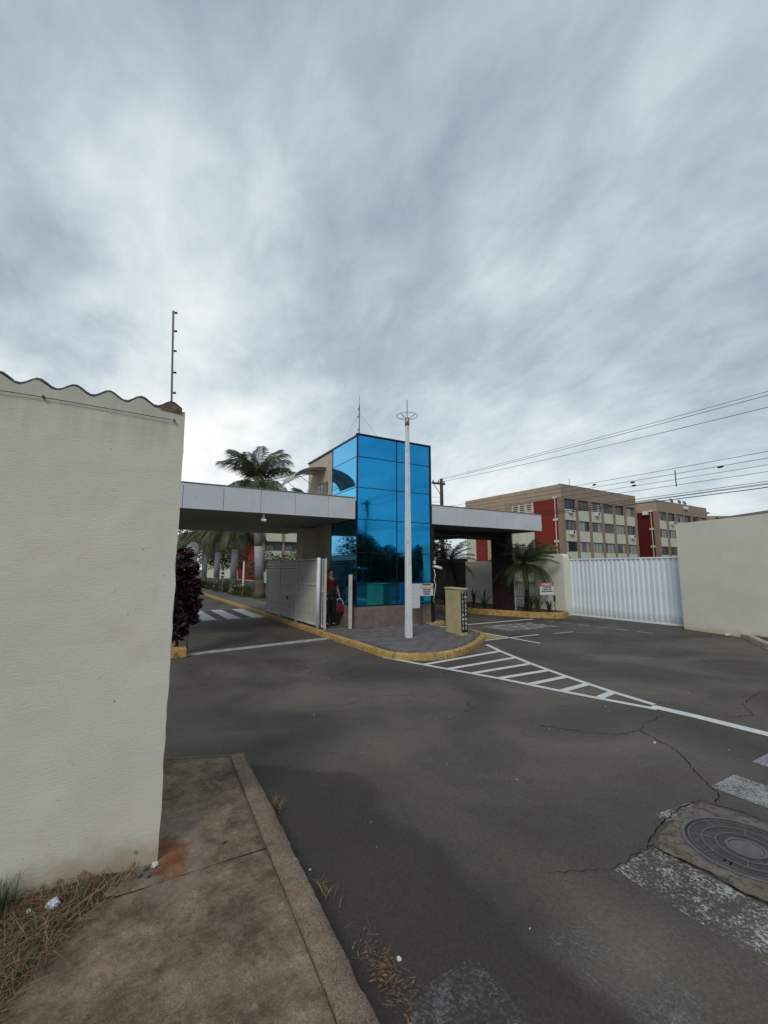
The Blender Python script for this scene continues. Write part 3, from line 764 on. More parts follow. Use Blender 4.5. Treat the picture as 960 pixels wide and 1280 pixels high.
# base sheet for pavers and the pavement behind
tip_inner = [(p.x, p.y) for p in ei if p.y < 11.4]
island_poly = ccw([(4.58, 11.4)]+tip_inner+[(7.80, 9.75), (7.72, 10.62), (8.0, 10.9), (8.0, 11.4)])
isl = empty('island_pavement'); tag(isl, 'grey paver island pavement in front of the blue tower', kind='structure')
MB().prism(island_poly, -.01, .108).build('paver_bed', M['grout'], isl)
def inside(x, y, poly):
    c = False; j = len(poly)-1
    for i in range(len(poly)):
        xi, yi = poly[i]; xj, yj = poly[j]
        if (yi > y) != (yj > y) and x < (xj-xi)*(y-yi)/(yj-yi)+xi: c = not c
        j = i
    return c
pm = MB()
pm.add([(-.096, -.046, -.02), (.096, -.046, -.02), (.096, .046, -.02), (-.096, .046, -.02), (-.096, -.046, .009), (.096, -.046, .009), (.096, .046, .009), (-.096, .046, .009), (-.090, -.040, .013), (.090, -.040, .013), (.090, .040, .013), (-.090, .040, .013)],
       [(0, 1, 5, 4), (1, 2, 6, 5), (2, 3, 7, 6), (3, 0, 4, 7), (4, 5, 9, 8), (5, 6, 10, 9), (6, 7, 11, 10), (7, 4, 8, 11), (8, 9, 10, 11)])
pme = pm.mesh('paver', M['paver']); cells = []
j = 0; y = 6.9
while y < 11.36:
    x = 4.5+(.1 if j % 2 else 0)
    while x < 8.3:
        cs = [(x-.1, y-.05), (x+.1, y-.05), (x+.1, y+.05), (x-.1, y+.05)]
        if all(inside(a, c, island_poly) for a, c in cs) and not (x > 5.4 and y > 10.83): cells.append((x, y, 0))
        elif any(inside(a, c, island_poly) for a, c in cs) and inside(x, y, island_poly) and not (x > 5.4 and y > 10.83): cells.append((x, y, 1))
        x += .2
    y += .1; j += 1
whole = [c for c in cells if c[2] == 0]; whole.sort(key=lambda c: c[0]**2+c[1]**2)
rr = random.Random(8); stuff = MB()
for k, (x, y, _) in enumerate(whole):
    z = .110+rr.uniform(-.002, .0025)
    if k < 300: link('paver', pme, isl, (x, y, z), (rr.uniform(-.012, .012), rr.uniform(-.012, .012), rr.uniform(-.01, .01)))
    else: stuff.add([(a+x, c+y, d+z) for a, c, d in pm.v], pm.f)
for x, y, c in cells:
    if c: stuff.add([(a*.55+x, c_*.9+y, d+.110) for a, c_, d in pm.v], pm.f)
tag(stuff.build('paver_field', M['paver'], isl), kind='stuff')
tag(sheet(ccw([(4.57, 11.41), (5.52, 11.41), (5.52, 14.7), (8.0, 14.7), (8.0, 20), (6.1, 20.0), (5.9, 72), (4.57, 72)]), .121).build('pavement', M['pavement']), 'grey pavement running along the exit lane past the gate', kind='structure')
# yellow kerb spur by the tower
sp_o = [Vector(p) for p in [(7.78, 10.80), (8.2, 10.86), (8.55, 10.98), (8.66, 11.25), (8.66, 14), (8.66, 18)]]
so = even(catmull(sp_o), .1); si = []
for i, p in enumerate(so):
    t = (so[min(i+1, len(so)-1)]-so[max(i-1, 0)]).normalized(); si.append(p+Vector((-t.y, t.x))*.15)
ks = empty('tower_kerb'); tag(ks, 'short yellow kerb spur curving around the tower side', kind='structure')
st = 0
while st < len(so)-1:
    en = min(len(so)-1, st+8)
    if len(so)-1-en < 4: en = len(so)-1
    rough_bar(si[st:en+1], so[st:en+1], .14, 'yellow', 'kerb_stone', ks, seed=st*.7+3); st = en
MB().prism(ccw([(8.05, 10.93)]+[(p.x, p.y) for p in si[3:]]+[(8.05, 18)]), 0, .12).build('kerb_fill', M['pavement'], ks)

# ------------------------------------------------------------------ blue glass tower
TW = empty('gatehouse_tower', (5.48, 10.86, .12)); tag(TW, 'two storey gatehouse tower clad in blue mirror glass beside the white pole', 'gatehouse')
def tb(name, mat, x0, x1, y0, y1, z0, z1, parent=TW, bev=0):
    ox, oy, oz = TW.location
    o = MB().box(x0-ox, x1-ox, y0-oy, y1-oy, z0-oz, z1-oz).build(name, M[mat], parent)
    if bev: bevel(o, bev)
    return o
tb('core', 'frame', 5.53, 8.02, 10.91, 14.83, .12, 5.56)
tb('base', 'granite', 5.485, 8.06, 10.865, 12.62, .12, .70)
tb('side_wall', 'beige', 5.50, 5.528, 12.64, 14.86, .12, 5.56)
tb('side_wall', 'beige', 5.53, 8.02, 14.835, 14.86, .12, 5.56)
tb('pier', 'beige', 5.02, 5.495, 13.9, 14.6, .12, 3.13)
def tilt(o, seed):
    r_ = random.Random(seed); c_ = sum((v.co for v in o.data.vertices), Vector())/8
    o.data.transform(Matrix.Translation(c_) @ Matrix.Rotation(R(r_.uniform(-.3, .3)), 4, 'Z') @ Matrix.Rotation(R(r_.uniform(-.35, .35)), 4, 'X') @ Matrix.Translation(-c_)); return o
rows = [.72, 1.36, 2.2, 3.15, 4.07, 4.97, 5.61]
cols = [5.50, 6.82, 8.06]
for j in range(len(rows)-1):
    for i in range(2):
        tilt(tb('glass_panel', 'glass', cols[i]+.012, cols[i+1]-.012, 10.865, 10.885, rows[j]+.012, rows[j+1]-.012), j*3+i)
    tilt(tb('glass_panel', 'glass_side', 5.485, 5.505, 10.885, 12.62, rows[j]+.012, rows[j+1]-.012), j*3+50)
for z in rows: 
    tb('mullion', 'frame', 5.485, 8.06, 10.872, 10.90, z-.014, z+.014); tb('mullion', 'frame', 5.492, 5.52, 10.90, 12.63, z-.014, z+.014)
tb('mullion', 'frame', 6.806, 6.834, 10.858, 10.90, .71, 5.62)
tb('corner_post', 'frame', 5.465, 5.50, 10.845, 10.885, .70, 5.63)
tb('corner_post', 'frame', 8.04, 8.10, 10.845, 10.92, .12, 5.63)
tb('corner_post', 'frame', 5.475, 5.51, 12.615, 12.645, .70, 5.63)
tb('corner_post', 'black', 8.13, 8.27, 10.96, 11.12, .12, 3.13)
tb('coping', 'frame', 5.46, 8.09, 10.84, 10.93, 5.62, 5.66); tb('coping', 'frame', 5.46, 5.55, 10.93, 14.88, 5.575, 5.62)
wd = tb('window', 'black', 5.485, 5.499, 13.05, 13.95, 3.9, 4.62)
for y0, y1, mt in ((13.09, 13.35, 'curtain_light'), (13.38, 13.62, 'pane'), (13.65, 13.91, 'pane')):
    tb('pane', mt, 5.478, 5.484, y0, y1, 3.94, 4.58, parent=wd)
tb('broken_tile', 'terracotta', 6.9, 7.5, 10.70, 10.845, .124, .134)
# curved awning over the side door
aw = empty('awning', (5.5, 13.8, 4.6)); tag(aw, 'curved translucent awning over the side window of the glass tower', 'awning')
prof = [(-1.12*math.sin(R(90)*t/10), .52*math.cos(R(90)*t/10)) for t in range(11)]
b = MB(); vs = []; fs = []
for x, z in prof: vs += [(x, -.62, z), (x, .62, z), (x, -.62, z+.008), (x, .62, z+.008)]
for i in range(10):
    a = i*4; q = a+4; fs += [(a, q, q+1, a+1), (a+2, a+3, q+3, q+2), (a, a+2, q+2, q), (a+1, q+1, q+3, a+3)]
b.add(vs, fs).build('sheet', M['awning'], aw, True)
for y in (-.62, 0, .62): MB().tube([(x, y, z-.012) for x, z in prof], .012, 6).build('rib', M['grey_metal'], aw)
for y in (-.62, .62): MB().tube([(0, y, -.30), (-.35, y, -.22), (-.75, y, .02), (-.98, y, .18)], .010, 6).build('bracket', M['grey_metal'], aw)
MB().tube([(-1.12, -.62, 0), (-1.12, .62, 0)], .015, 6).build('front_rail', M['grey_metal'], aw)
# mast on tower
ms = empty('antenna_mast', (5.76, 11.3, 5.56)); tag(ms, 'thin dark antenna mast with guy wires on the tower roof', 'antenna')
MB().tube([(0, 0, 0), (0, 0, 1.15)], .018, 6).build('mast', M['grey_metal'], ms); MB().tube([(0, 0, 1.15), (0, 0, 1.46)], .007, 5).build('tip', M['grey_metal'], ms)
for z in (.35, .75, 1.0): MB().box(-.05, -.015, -.012, .012, z, z+.03).build('clamp', M['black'], ms)
for e in ((-.2, .5, 0), (1.2, .4, .02), (-.05, 1.6, 0)): MB().tube([(0, 0, .9), e], .003, 4).build('guy_wire', M['cable'], ms)

# ------------------------------------------------------------------ canopies
def canopy(name, label, x0, x1, seams, yb, sofmat):
    c = empty(name, ((x0+x1)/2, 10.9, 3.14)); tag(c, label, 'canopy'); ox, oy, oz = c.location
    def cb(n, mat, a, b_, d, e, f, g, bev=0):
        o = MB().box(a-ox, b_-ox, d-oy, e-oy, f-oz, g-oz).build(n, M[mat], c)
        if bev: bevel(o, bev, 1)
        return o
    xs_ = [x0]+seams+[x1]
    for a, b_ in zip(xs_, xs_[1:]): cb('fascia_panel', 'fascia', a+.005, b_-.005, 10.862, 10.90, 3.14, 3.745, .006)
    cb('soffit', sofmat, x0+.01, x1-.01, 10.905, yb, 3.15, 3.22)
    cb('roof_slab', 'mortar', x0+.02, x1-.02, 10.91, yb, 3.225, 3.70)
    cb('drip_edge', 'mortar', x0-.01, x1+.01, 10.845, 10.98, 3.748, 3.765)
    for k in range(int((yb-10.9)/1.0)):
        if x1 > 9: cb('fascia_panel', 'fascia', x1-.012, x1+.02, 10.91+k*1.0, 11.90+k*1.0, 3.14, 3.745)
    cb('rear_fascia', 'fascia', x0, x1, yb+.005, yb+.04, 3.14, 3.74)
    return c
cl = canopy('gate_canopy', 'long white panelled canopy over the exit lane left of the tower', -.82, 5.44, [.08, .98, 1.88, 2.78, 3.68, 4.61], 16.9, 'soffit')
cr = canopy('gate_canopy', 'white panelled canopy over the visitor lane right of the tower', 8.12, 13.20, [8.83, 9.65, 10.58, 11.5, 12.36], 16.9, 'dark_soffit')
bpy.context.view_layer.update()
ant = empty('support_pillar', (-1.0, 12.5, 0)); tag(ant, 'cream pillar under the far left end of the exit canopy', 'pillar')
MB().box(-.25, .25, -.8, .8, 0, 3.14).build('shaft', M['beige'], ant)
# column under the right canopy
cc = empty('canopy_column', (12.78, 12.5, .15)); tag(cc, 'dark brown column holding up the right canopy behind the planter', 'column')
MB().box(-.18, .17, -.38, .42, 0, 1.3).build('lower_shaft', M['red_brown'], cc); MB().box(-.18, .17, -.38, .42, 1.304, 2.99).build('upper_shaft', M['darkbrown'], cc)
MB().tube([(.20, -.42, 0), (.18, -.42, 1.95)], .016, 6).build('pipe', M['old_white'], cc)
# dark beams and fittings below right canopy
bm_ = empty('canopy_beam', (10.6, 12.6, 3.0)); tag(bm_, 'dark beam under the visitor canopy carrying a strip of conduit', 'beam')
MB().box(-2.4, 2.0, -.12, .12, -.12, .14).build('beam', M['darkbrown'], bm_)
MB().tube([(-1.6, -.15, -.02), (.2, -.15, -.03), (1.9, -.15, -.06)], .012, 6).build('conduit', M['grey_metal'], bm_)
for k, (x, y) in enumerate([(11.33, 13.0), (12.3, 13.1)]):
    l = empty('lamp_bracket', (x, y, 2.66)); tag(l, ['curved white V shaped fitting under the canopy nearer the tower', 'curved white V shaped fitting under the canopy nearer the dark column'][k], 'fitting', 'white fittings hanging below the visitor canopy')
    MB().tube([(-.26, 0, .12), (-.15, 0, .03), (0, 0, -.01), (.15, 0, .02), (.26, 0, .10)], .018, 6).build('arm', M['white_paint'], l, True)
    MB().tube([(0, 0, 0), (0, 0, .34)], .008, 5).build('stem', M['black'], l)
# cameras
def cctv(loc, rz, label, s=1):
    c = empty('security_camera', loc, rz); tag(c, label, 'security camera')
    MB().tube([(0, 0, 0), (0, -.02*s, 0), (0, -.05*s, -.01)], .03*s, 10).build('mount', M['white_paint'], c, True)
    b = MB(); b.tube([(.02*s, -.07*s, .01), (.12*s, -.12*s, -.02), (.25*s, -.17*s, -.06)], [.035*s, .045*s, .045*s], 12); b.build('housing', M['white_paint'], c, True)
    MB().tube([(.25*s, -.17*s, -.06*s), (.262*s, -.175*s, -.064)], .03*s, 10).build('lens', M['black'], c)
    return c
cctv((8.16, 10.95, 1.82), 0, 'white bullet camera mounted on the dark post right of the tower', 1.0)
cc2 = empty('security_camera', (2.89, 11.0, 3.12)); tag(cc2, 'small white camera hanging under the exit canopy edge', 'security camera')
MB().tube([(0, 0, .02), (0, 0, -.10)], .03, 8).build('mount', M['white_paint'], cc2); MB().tube([(-.05, .02, -.13), (.06, -.04, -.15)], .04, 8).build('housing', M['white_paint'], cc2)
cd = empty('wall_conduit', (8.2, 10.93, 1.0)); tag(cd, 'tangled white cable conduit below the camera right of the tower', 'conduit')
MB().tube([(.02, 0, .75), (.05, -.02, .55), (.0, -.03, .4), (.06, -.02, .25), (.02, -.02, .05), (-.02, 0, -.2), (.03, 0, -.3)], .014, 6).build('conduit', M['white_paint'], cd, True)
MB().box(-.03, .05, -.05, -.03, .9, 1.0).build('junction_box', M['white_paint'], cd)

# ------------------------------------------------------------------ white pole with ring
pl = empty('white_pole', (5.89, 8.87, .12)); tag(pl, 'tall white tapered square pole with a ring on top standing on the island', 'pole')
def taper(z0, z1, r0, r1): 
    b = MB(); b.add([(sx*r0, sy*r0, z0) for sx, sy in ((-1,-1),(1,-1),(1,1),(-1,1))]+[(sx*r1, sy*r1, z1) for sx, sy in ((-1,-1),(1,-1),(1,1),(-1,1))], [(0,1,5,4),(1,2,6,5),(2,3,7,6),(3,0,4,7),(4,5,6,7)]); return b
bevel(taper(0, 3.05, .070, .056).build('lower_shaft', M['white_paint'], pl), .012); bevel(taper(3.052, 5.30, .053, .040).build('upper_shaft', M['white_paint'], pl), .01)
MB().tube([(0, 0, 5.25), (0, 0, 5.45)], .058, 12).build('collar', M['galv'], pl, True)
b = MB(); rp = [(.265*math.cos(2*math.pi*k/32), .265*math.sin(2*math.pi*k/32), 5.50) for k in range(33)]; b.tube(rp, .007, 6, False); b.build('ring', M['grey_metal'], pl)
for a in (R(20), R(200), R(110), R(290)): MB().tube([(.05*math.cos(a), .05*math.sin(a), 5.42), (.265*math.cos(a), .265*math.sin(a), 5.50)], .008, 5).build('spoke', M['grey_metal'], pl)
MB().tube([(0, 0, 5.4), (0, 0, 5.93)], .012, 6).build('spike', M['grey_metal'], pl)

# ------------------------------------------------------------------ visitor pillar
vp = empty('intercom_pillar', (0, 0, 0)); tag(vp, 'mustard intercom pillar with black lettered strip on the island tip', 'pillar')
A_, B_ = Vector((7.27, 9.18)), Vector((7.17, 8.42)); C_ = Vector((7.50, 8.50)); D_ = Vector((7.60, 9.24))
# slender block: long side faces the exit, lettered side faces the road
A_ = Vector((7.32, 9.26)); B_ = Vector((7.14, 8.44)); C_ = B_+Vector((.30, .02)).normalized()*.235; D_ = A_+Vector((.235, .02))
bevel(MB().prism(ccw([(p.x, p.y) for p in (A_, B_, C_, D_)]), .10, 1.23).build('shaft', M['pillar'], vp), .012)
bevel(MB().prism(ccw([(A_.x-.02, A_.y+.02), (B_.x-.02, B_.y-.02), (C_.x+.02, C_.y-.02), (D_.x+.02, D_.y+.02)]), 1.232, 1.265).build('cap', M['pillar'], vp), .006)
fx = (C_-B_).normalized(); ang = math.atan2(fx.y, fx.x)
LM = Matrix.Translation((B_.x, B_.y, 0)) @ Matrix.Rotation(ang, 4, 'Z')
b = MB(); b.box(.012, .228, -.012, -.002, .20, 1.20, LM); b.build('sign_board', M['ink'], vp)
for k in range(9):
    z = 1.15-k*.107
    for t, xx in (('VISITANTE'[k], .070), ('INTERFONE'[k], .170)):
        text_mesh(t, .105, M['white_ink'], vp, LM @ Matrix.Translation((xx, -.013, z)) @ Matrix.Rotation(R(90), 4, 'X'), bold=.002, sx=.82)

# ------------------------------------------------------------------ signs
s1 = empty('notice_stand', (7.45, 10.55, .12)); tag(s1, 'white notice boards on a thin black stand in front of the tower base', 'notice')
MB().tube([(0, 0, 0), (.01, 0, .3), (.03, 0, .62)], [.012, .012, .022], 6).build('stand', M['black'], s1); MB().tube([(.03, .015, .6), (.03, .02, 1.1)], .012, 6).build('upright', M['black'], s1)
MB().box(-.32, -.045, 0, .01, .50, 1.20).build('side_board', M['sign_white'], s1)
MB().box(-.04, .44, 0, .01, .84, 1.20).build('board', M['sign_white'], s1)
MB().box(-.03, .43, -.004, -.001, 1.06, 1.145).build('orange_band', M['sign_orange'], s1)
def st_(t, x, z, size, mat, par, sx=1, bold=.002, y=-.006, bx=0): return text_mesh(t, size, M[mat], par, Matrix.Translation((x, y, z)) @ Matrix.Rotation(R(90), 4, 'X'), bold=bold, sx=sx)
st_('CONDOMÍNIO', .20, 1.172, .05, 'ink', s1); st_('PROIBIDO', .20, 1.10, .075, 'white_ink', s1, 1.1, .003, -.008)
st_('A ENTRADA DE', .20, 1.02, .042, 'ink', s1); st_('VEÍCULOS DE', .20, .955, .042, 'ink', s1); st_('VISITANTES', .20, .89, .042, 'ink', s1)
for z in (.62, .8, .9, 1.05, 1.12): MB().box(-.30, -.26, -.004, -.001, z, z+.008).build('mark', M['ink'], s1)
s2 = empty('warning_sign', (13.02, 10.62, .17), R(-4)); tag(s2, 'red and white warning sign on thin black legs in the planter', 'sign')
MB().box(-.33, .33, 0, .012, .66, 1.08).build('board', M['sign_white'], s2); MB().box(-.33, .33, -.004, -.001, .955, 1.08).build('header', M['sign_red'], s2)
st_('ATENÇÃO', 0, 1.015, .11, 'white_ink', s2, 1.05, .003); st_('ENTRADA DE VISITANTES', 0, .925, .036, 'ink', s2)
st_('SOMENTE COM', 0, .85, .062, 'ink', s2); st_('VEÍCULO IDENTIFICADO', 0, .775, .05, 'ink', s2)
MB().tube([(.0, .02, 0), (0, .02, .7)], .010, 6).build('leg', M['black'], s2); MB().tube([(.36, .0, 0), (.35, 0, .45), (.33, 0, .62)], .013, 6).build('leg', M['black'], s2)
MB().box(.31, .38, -.02, .02, .42, .62).build('clamp', M['black'], s2)

# ------------------------------------------------------------------ folded white gate (left)
fg = empty('folding_gate', (4.62, 11.1, .12)); tag(fg, 'weathered white slatted metal gate standing open along the exit kerb', 'gate')
def fgb(n, mat, x0, x1, y0, y1, z0, z1, bev=0):
    o = MB().box(x0, x1, y0-11.1, y1-11.1, z0, z1).build(n, M[mat], fg)
    return o
H_ = 1.92
posts = [11.43, 13.3, 15.05, 16.65]
slat = MB().box(-.008, .008, -.048, .048, 0, 1).mesh('slat', M['old_white'])
for i, y in enumerate(posts):
    if i == 0: MB().tube([(-.03, y-11.1, 0), (-.03, y-11.1, H_+.02)], .052, 10).build('post', M['white_paint'], fg, True)
    else: fgb('post', 'old_white', -.035, .035, y-.04, y+.04, 0, H_-.02 if i < 3 else H_-.05)
for i in range(3):
    y0, y1 = posts[i]+.05, posts[i+1]-.05
    for z in (.08, 1.18 if i == 0 else 1.52, H_-.10, H_-.02) : fgb('rail', 'old_white', -.022, .022, y0, y1, z-.02, z+.02)
    n = 15; top = 1.86
    for k in range(n):
        yy = y0+(k+.5)*(y1-y0)/n
        zt = 1.16 if i == 0 else 1.50
        o = link('slat', slat, fg, (0, yy-11.1, .10)); o.scale = (1, (y1-y0)/n/.096*.52, zt-.10)
    if i == 0:
        for k in range(n):
            yy = y0+(k+.5)*(y1-y0)/n; o = link('slat', slat, fg, (0.002, yy-11.1, 1.20)); o.scale = (1, (y1-y0)/n/.096*.5, .60)
    else:
        for k in range(3): fgb('louvre', 'old_white', -.006, .014, y0, y1, 1.56+k*.09, 1.62+k*.09)
fgb('lock', 'black', -.04, -.02, 14.1, 14.22, .62, .74); 
# second leaf folded behind it
fgb('rear_frame', 'old_white', .055, .095, 11.15, 11.20, 0, H_); fgb('rear_frame', 'old_white', .055, .095, 16.3, 16.36, 0, H_)
for z in (.06, 1.0, H_-.04): fgb('rear_rail', 'old_white', .06, .09, 11.21, 16.3, z-.02, z+.02)
for k in range(38):
    o = link('rear_slat', slat, fg, (.075, 11.28+k*.132-11.1, .08)); o.scale = (1, .35, 1.78)
# small white bollard post
sp_ = empty('white_post', (5.36, 10.98, .12)); tag(sp_, 'slim scuffed white post beside the left corner of the tower', 'post')
bevel(MB().box(-.042, .042, -.042, .042, 0, 1.47).build('shaft', M['old_white'], sp_), .006); MB().box(-.04, .04, .044, .07, 1.2, 1.42).build('hinge', M['black'], sp_)

# ------------------------------------------------------------------ corrugated gate (right)
cg = empty('sliding_gate', (14.7, 6.9, .03)); tag(cg, 'wide white ribbed metal sliding gate between planter wall and cream wall', 'gate')
n = 25; L = 4.2; w = L/n
rib = MB(); pr_ = [(0, 0), (-.0, .02), (-.035, .045), (-.035, .105), (0, .13), (0, w)]
hh = 2.02
vs = [(x, y, 0) for x, y in pr_]+[(x, y, hh) for x, y in pr_]+[(x+.003, y, 0) for x, y in pr_]+[(x+.003, y, hh) for x, y in pr_]
k6 = len(pr_)
fs = [(i, i+k6, i+k6+1, i+1) for i in range(k6-1)]+[(i+2*k6, i+1+2*k6, i+k6+1+2*k6, i+k6+2*k6) for i in range(k6-1)]+[(i, i+1, i+1+2*k6, i+2*k6) for i in range(k6-1)]+[(i+k6, i+3*k6, i+1+3*k6, i+1+k6) for i in range(k6-1)]
rme = rib.add(vs, fs).mesh('ribbed_panel', M['ribbed'])
for k in range(n): link('ribbed_panel', rme, cg, (.004*math.sin(k*2.3), k*w, .03), (0, R(.12*math.sin(k*1.7)), 0))
b = MB(); b.box(-.05, .04, -.02, L+.02, 2.052, 2.10); b.build('top_rail', M['gate_white'], cg); b = MB(); b.box(-.05, .04, -.02, L+.02, -.02, .028); b.build('bottom_rail', M['gate_white'], cg)
MB().box(.045, .085, -.02, L+.02, 1.0, 1.06).build('middle_rail', M['gate_white'], cg)
for y in (.6, 3.3): MB().tube([(-.02, y-.04, -.025), (.02, y-.04, -.025)], .03, 8).build('wheel', M['galv'], cg)
tag(MB().box(14.62, 14.78, -3, 11.0, 0, .006).build('gate_track', M['grey_metal']), 'flat steel track under the sliding gate', 'track')

# ------------------------------------------------------------------ right cream wall
rw = empty('boundary_wall', (14.34, 6.72, 0), R(-90-15.9)); tag(rw, 'tall smooth cream boundary wall at the right edge beside the gate', 'wall')
# local +X runs along the wall towards the camera side
LW = 3.7; nn = 74; vs = []; fs = []
zs = [k*.1 for k in range(31)]+[3.06]
for i in range(nn+1):
    x = LW*i/nn; zt = 3.10+.012*noise.noise(Vector((x*2.2, 0, 3)))-.03*math.exp(-x*9)
    for z in zs: vs.append((x+(.012*noise.noise(Vector((1, z*4, 0))) if i == 0 else 0), .008*noise.noise(Vector((x*1.1, z*1.4, 7))), z))
    vs.append((x, .004, zt)); vs.append((x, .16, zt)); vs.append((x, .16, 0))
m_ = len(zs)+3
for i in range(nn):
    for k in range(m_-1): a = i*m_+k; fs.append((a, a+1, a+m_+1, a+m_))
fs.append(tuple(range(m_))[::-1])
# wall face points to local -Y side after rotation -> flip so that it faces the driveway
vs = [(x, -y, z) for x, y, z in vs]; fs = [f[::-1] for f in fs]
MB().add(vs, fs).build('wall', M['stucco_smooth'], rw)
b = MB(); pts = [(-.012, 1.26), (.02, 1.22), (.035, 1.05), (.05, .95), (.13, .86), (.16, .80), (.19, .78), (.15, .76), (.17, .70), (.10, .66), (.0, .68), (-.012, .68)]
b.add([(x, .012, z) for x, z in pts]+[(x, -.01, z) for x, z in pts], [tuple(range(12))]+[(i, (i+1) % 12, 12+(i+1) % 12, 12+i) for i in range(12)])
b.build('bare_cement_patch', M['mortar'], rw)
b = MB(); b.tube([(1.35, .012, 2.99), (1.36, .014, 2.75)], .006, 4); b.tube([(1.1, .014, 2.73), (1.36, .016, 2.745), (1.85, .014, 2.73)], .008, 4); b.build('cable', M['mortar'], rw)
# pavement and broken white kerb at its foot
rk = [Vector(p) for p in [(14.02, 5.42), (13.5, 5.06), (13.02, 4.75), (12.17, 4.16), (11.4, 3.3), (10.9, 2.0), (10.7, 0), (10.6, -4)]]
ro = even(catmull(rk), .08); ri = []
for i, p in enumerate(ro):
    t = (ro[min(i+1, len(ro)-1)]-ro[max(i-1, 0)]).normalized(); ri.append(p+Vector((-t.y, t.x))*.13)
bk = empty('broken_kerb'); tag(bk, 'chipped white painted kerb beginning beside the right cream wall', kind='structure')
st = 0
M['kerb_white'] = worn('chipped_white_kerb', (.46, .41, .34), .3, 7, .9, bump=.8, bscale=30, bdist=.015, dirt=(.20, .13, .09), dirt_at=(.5, .65))
while st < len(ro)-1:
    en = min(len(ro)-1, st+9); rough_bar(ri[st:en+1], ro[st:en+1], .13-.03*(st == 0), 'kerb_white', 'kerb_stone', bk, seed=st*1.3+50); st = en
tag(MB().prism(ccw([(14.0, 5.5)]+[(p.x, p.y) for p in ri[2:]]+[(14, -4)]), -.01, .09).build('verge', M['soil']), 'bare soil verge behind the broken white kerb', kind='structure')
class RV:
    z = .09
    def __call__(s, r):
        t = r.random(); return 13.9-.35*t*3+r.gauss(0, .07), 5.1-t*1.2*3+r.gauss(0, .07), True
blades('verge_grass', 700, RV(), .07, 'grass', 'low green weeds along the foot of the right cream wall', 'weeds', 70, .8, .004, .4)
blob(13.7, 5.5, .03, .07, 21, 'litter', 'rubble', 'pale lump of rubble at the start of the broken kerb', 'rubble', (1.5, .8, .5))

# ------------------------------------------------------------------ planter, wall and grille at the right
pk = [Vector(p) for p in [(11.35, 24), (11.4, 19), (11.55, 15.3), (11.72, 13.6), (12.1, 12.4), (12.38, 11.7), (12.62, 11.1), (13.05, 10.55), (13.5, 10.32), (14.22, 10.68)]]
po = even(catmull(pk), .1); pi_ = []
for i, p in enumerate(po):
    t = (po[min(i+1, len(po)-1)]-po[max(i-1, 0)]).normalized(); pi_.append(p+Vector((-t.y, t.x))*.14)
plk = empty('planter_kerb'); tag(plk, 'raised yellow kerb edging the planting bed under the visitor canopy', kind='structure')
st = 0
while st < len(po)-1:
    en = min(len(po)-1, st+9)
    if len(po)-1-en < 4: en = len(po)-1
    rough_bar(pi_[st:en+1], po[st:en+1], .20, 'yellow', 'kerb_stone', plk, seed=st+80); st = en
tag(MB().prism(ccw([(p.x, p.y) for p in pi_]+[(14.4, 11), (14.4, 24)]), -.01, .17).build('planting_bed', M['soil']), 'dark soil planting bed behind the yellow kerb', kind='structure')
pw = empty('planter_wall', (14.3, 10.85, 0)); tag(pw, 'cream wall with curved top behind the planting bed next to the ribbed gate', 'wall')
b = MB(); prof = [(0, 0), (0, 2.18)]+[(.0+.14*(1-math.cos(R(90)*k/6)), 2.18+.14*math.sin(R(90)*k/6)) for k in range(1, 7)]+[(1.42, 2.33), (1.42, 0)]
b.add([(0, y, z) for y, z in prof]+[(.35, y, z) for y, z in prof], [tuple(range(len(prof)))]+[tuple(range(len(prof), 2*len(prof)))[::-1]]+[(i, len(prof)+i, len(prof)+(i+1) % len(prof), (i+1) % len(prof)) for i in range(len(prof))])
b.build('wall', M['stucco_smooth'], pw)
MB().box(0, .2, 2.58, 5.6, 0, 2.1).build('rear_wall', M['stucco_smooth'], pw)
pb = empty('brown_wall', (14.3, 16.5, 0)); tag(pb, 'dark brown wall at the back of the visitor lane', 'wall'); MB().box(0, .2, 0, 9, 0, 2.25).build('wall', M['darkbrown'], pb)
gr = empty('grille', (14.36, 12.28, .15)); tag(gr, 'white vertical bar grille between planter wall and dark column', 'grille')
bar = MB().box(-.012, .012, -.012, .012, 0, 2.0).mesh('bar', M['old_white'])
for k in range(12): link('bar', bar, gr, (0, .05+k*.1, 0))
for z in (.1, 1.0, 1.95): MB().box(-.015, .015, 0, 1.15, z-.015, z+.015).build('rail', M['old_white'], gr)
lf = empty('garden_rail', (12.95, 11.0, .17)); tag(lf, 'low black garden rail around the planting bed', 'rail')
MB().tube([(0, 0, .55), (-.35, .9, .55), (-.5, 1.3, .55)], .010, 5).build('rail', M['black'], lf)
for p in ((0, 0), (-.18, .45), (-.35, .9), (-.5, 1.3)): MB().tube([(p[0], p[1], 0), (p[0], p[1], .56)], .009, 5).build('post', M['black'], lf)

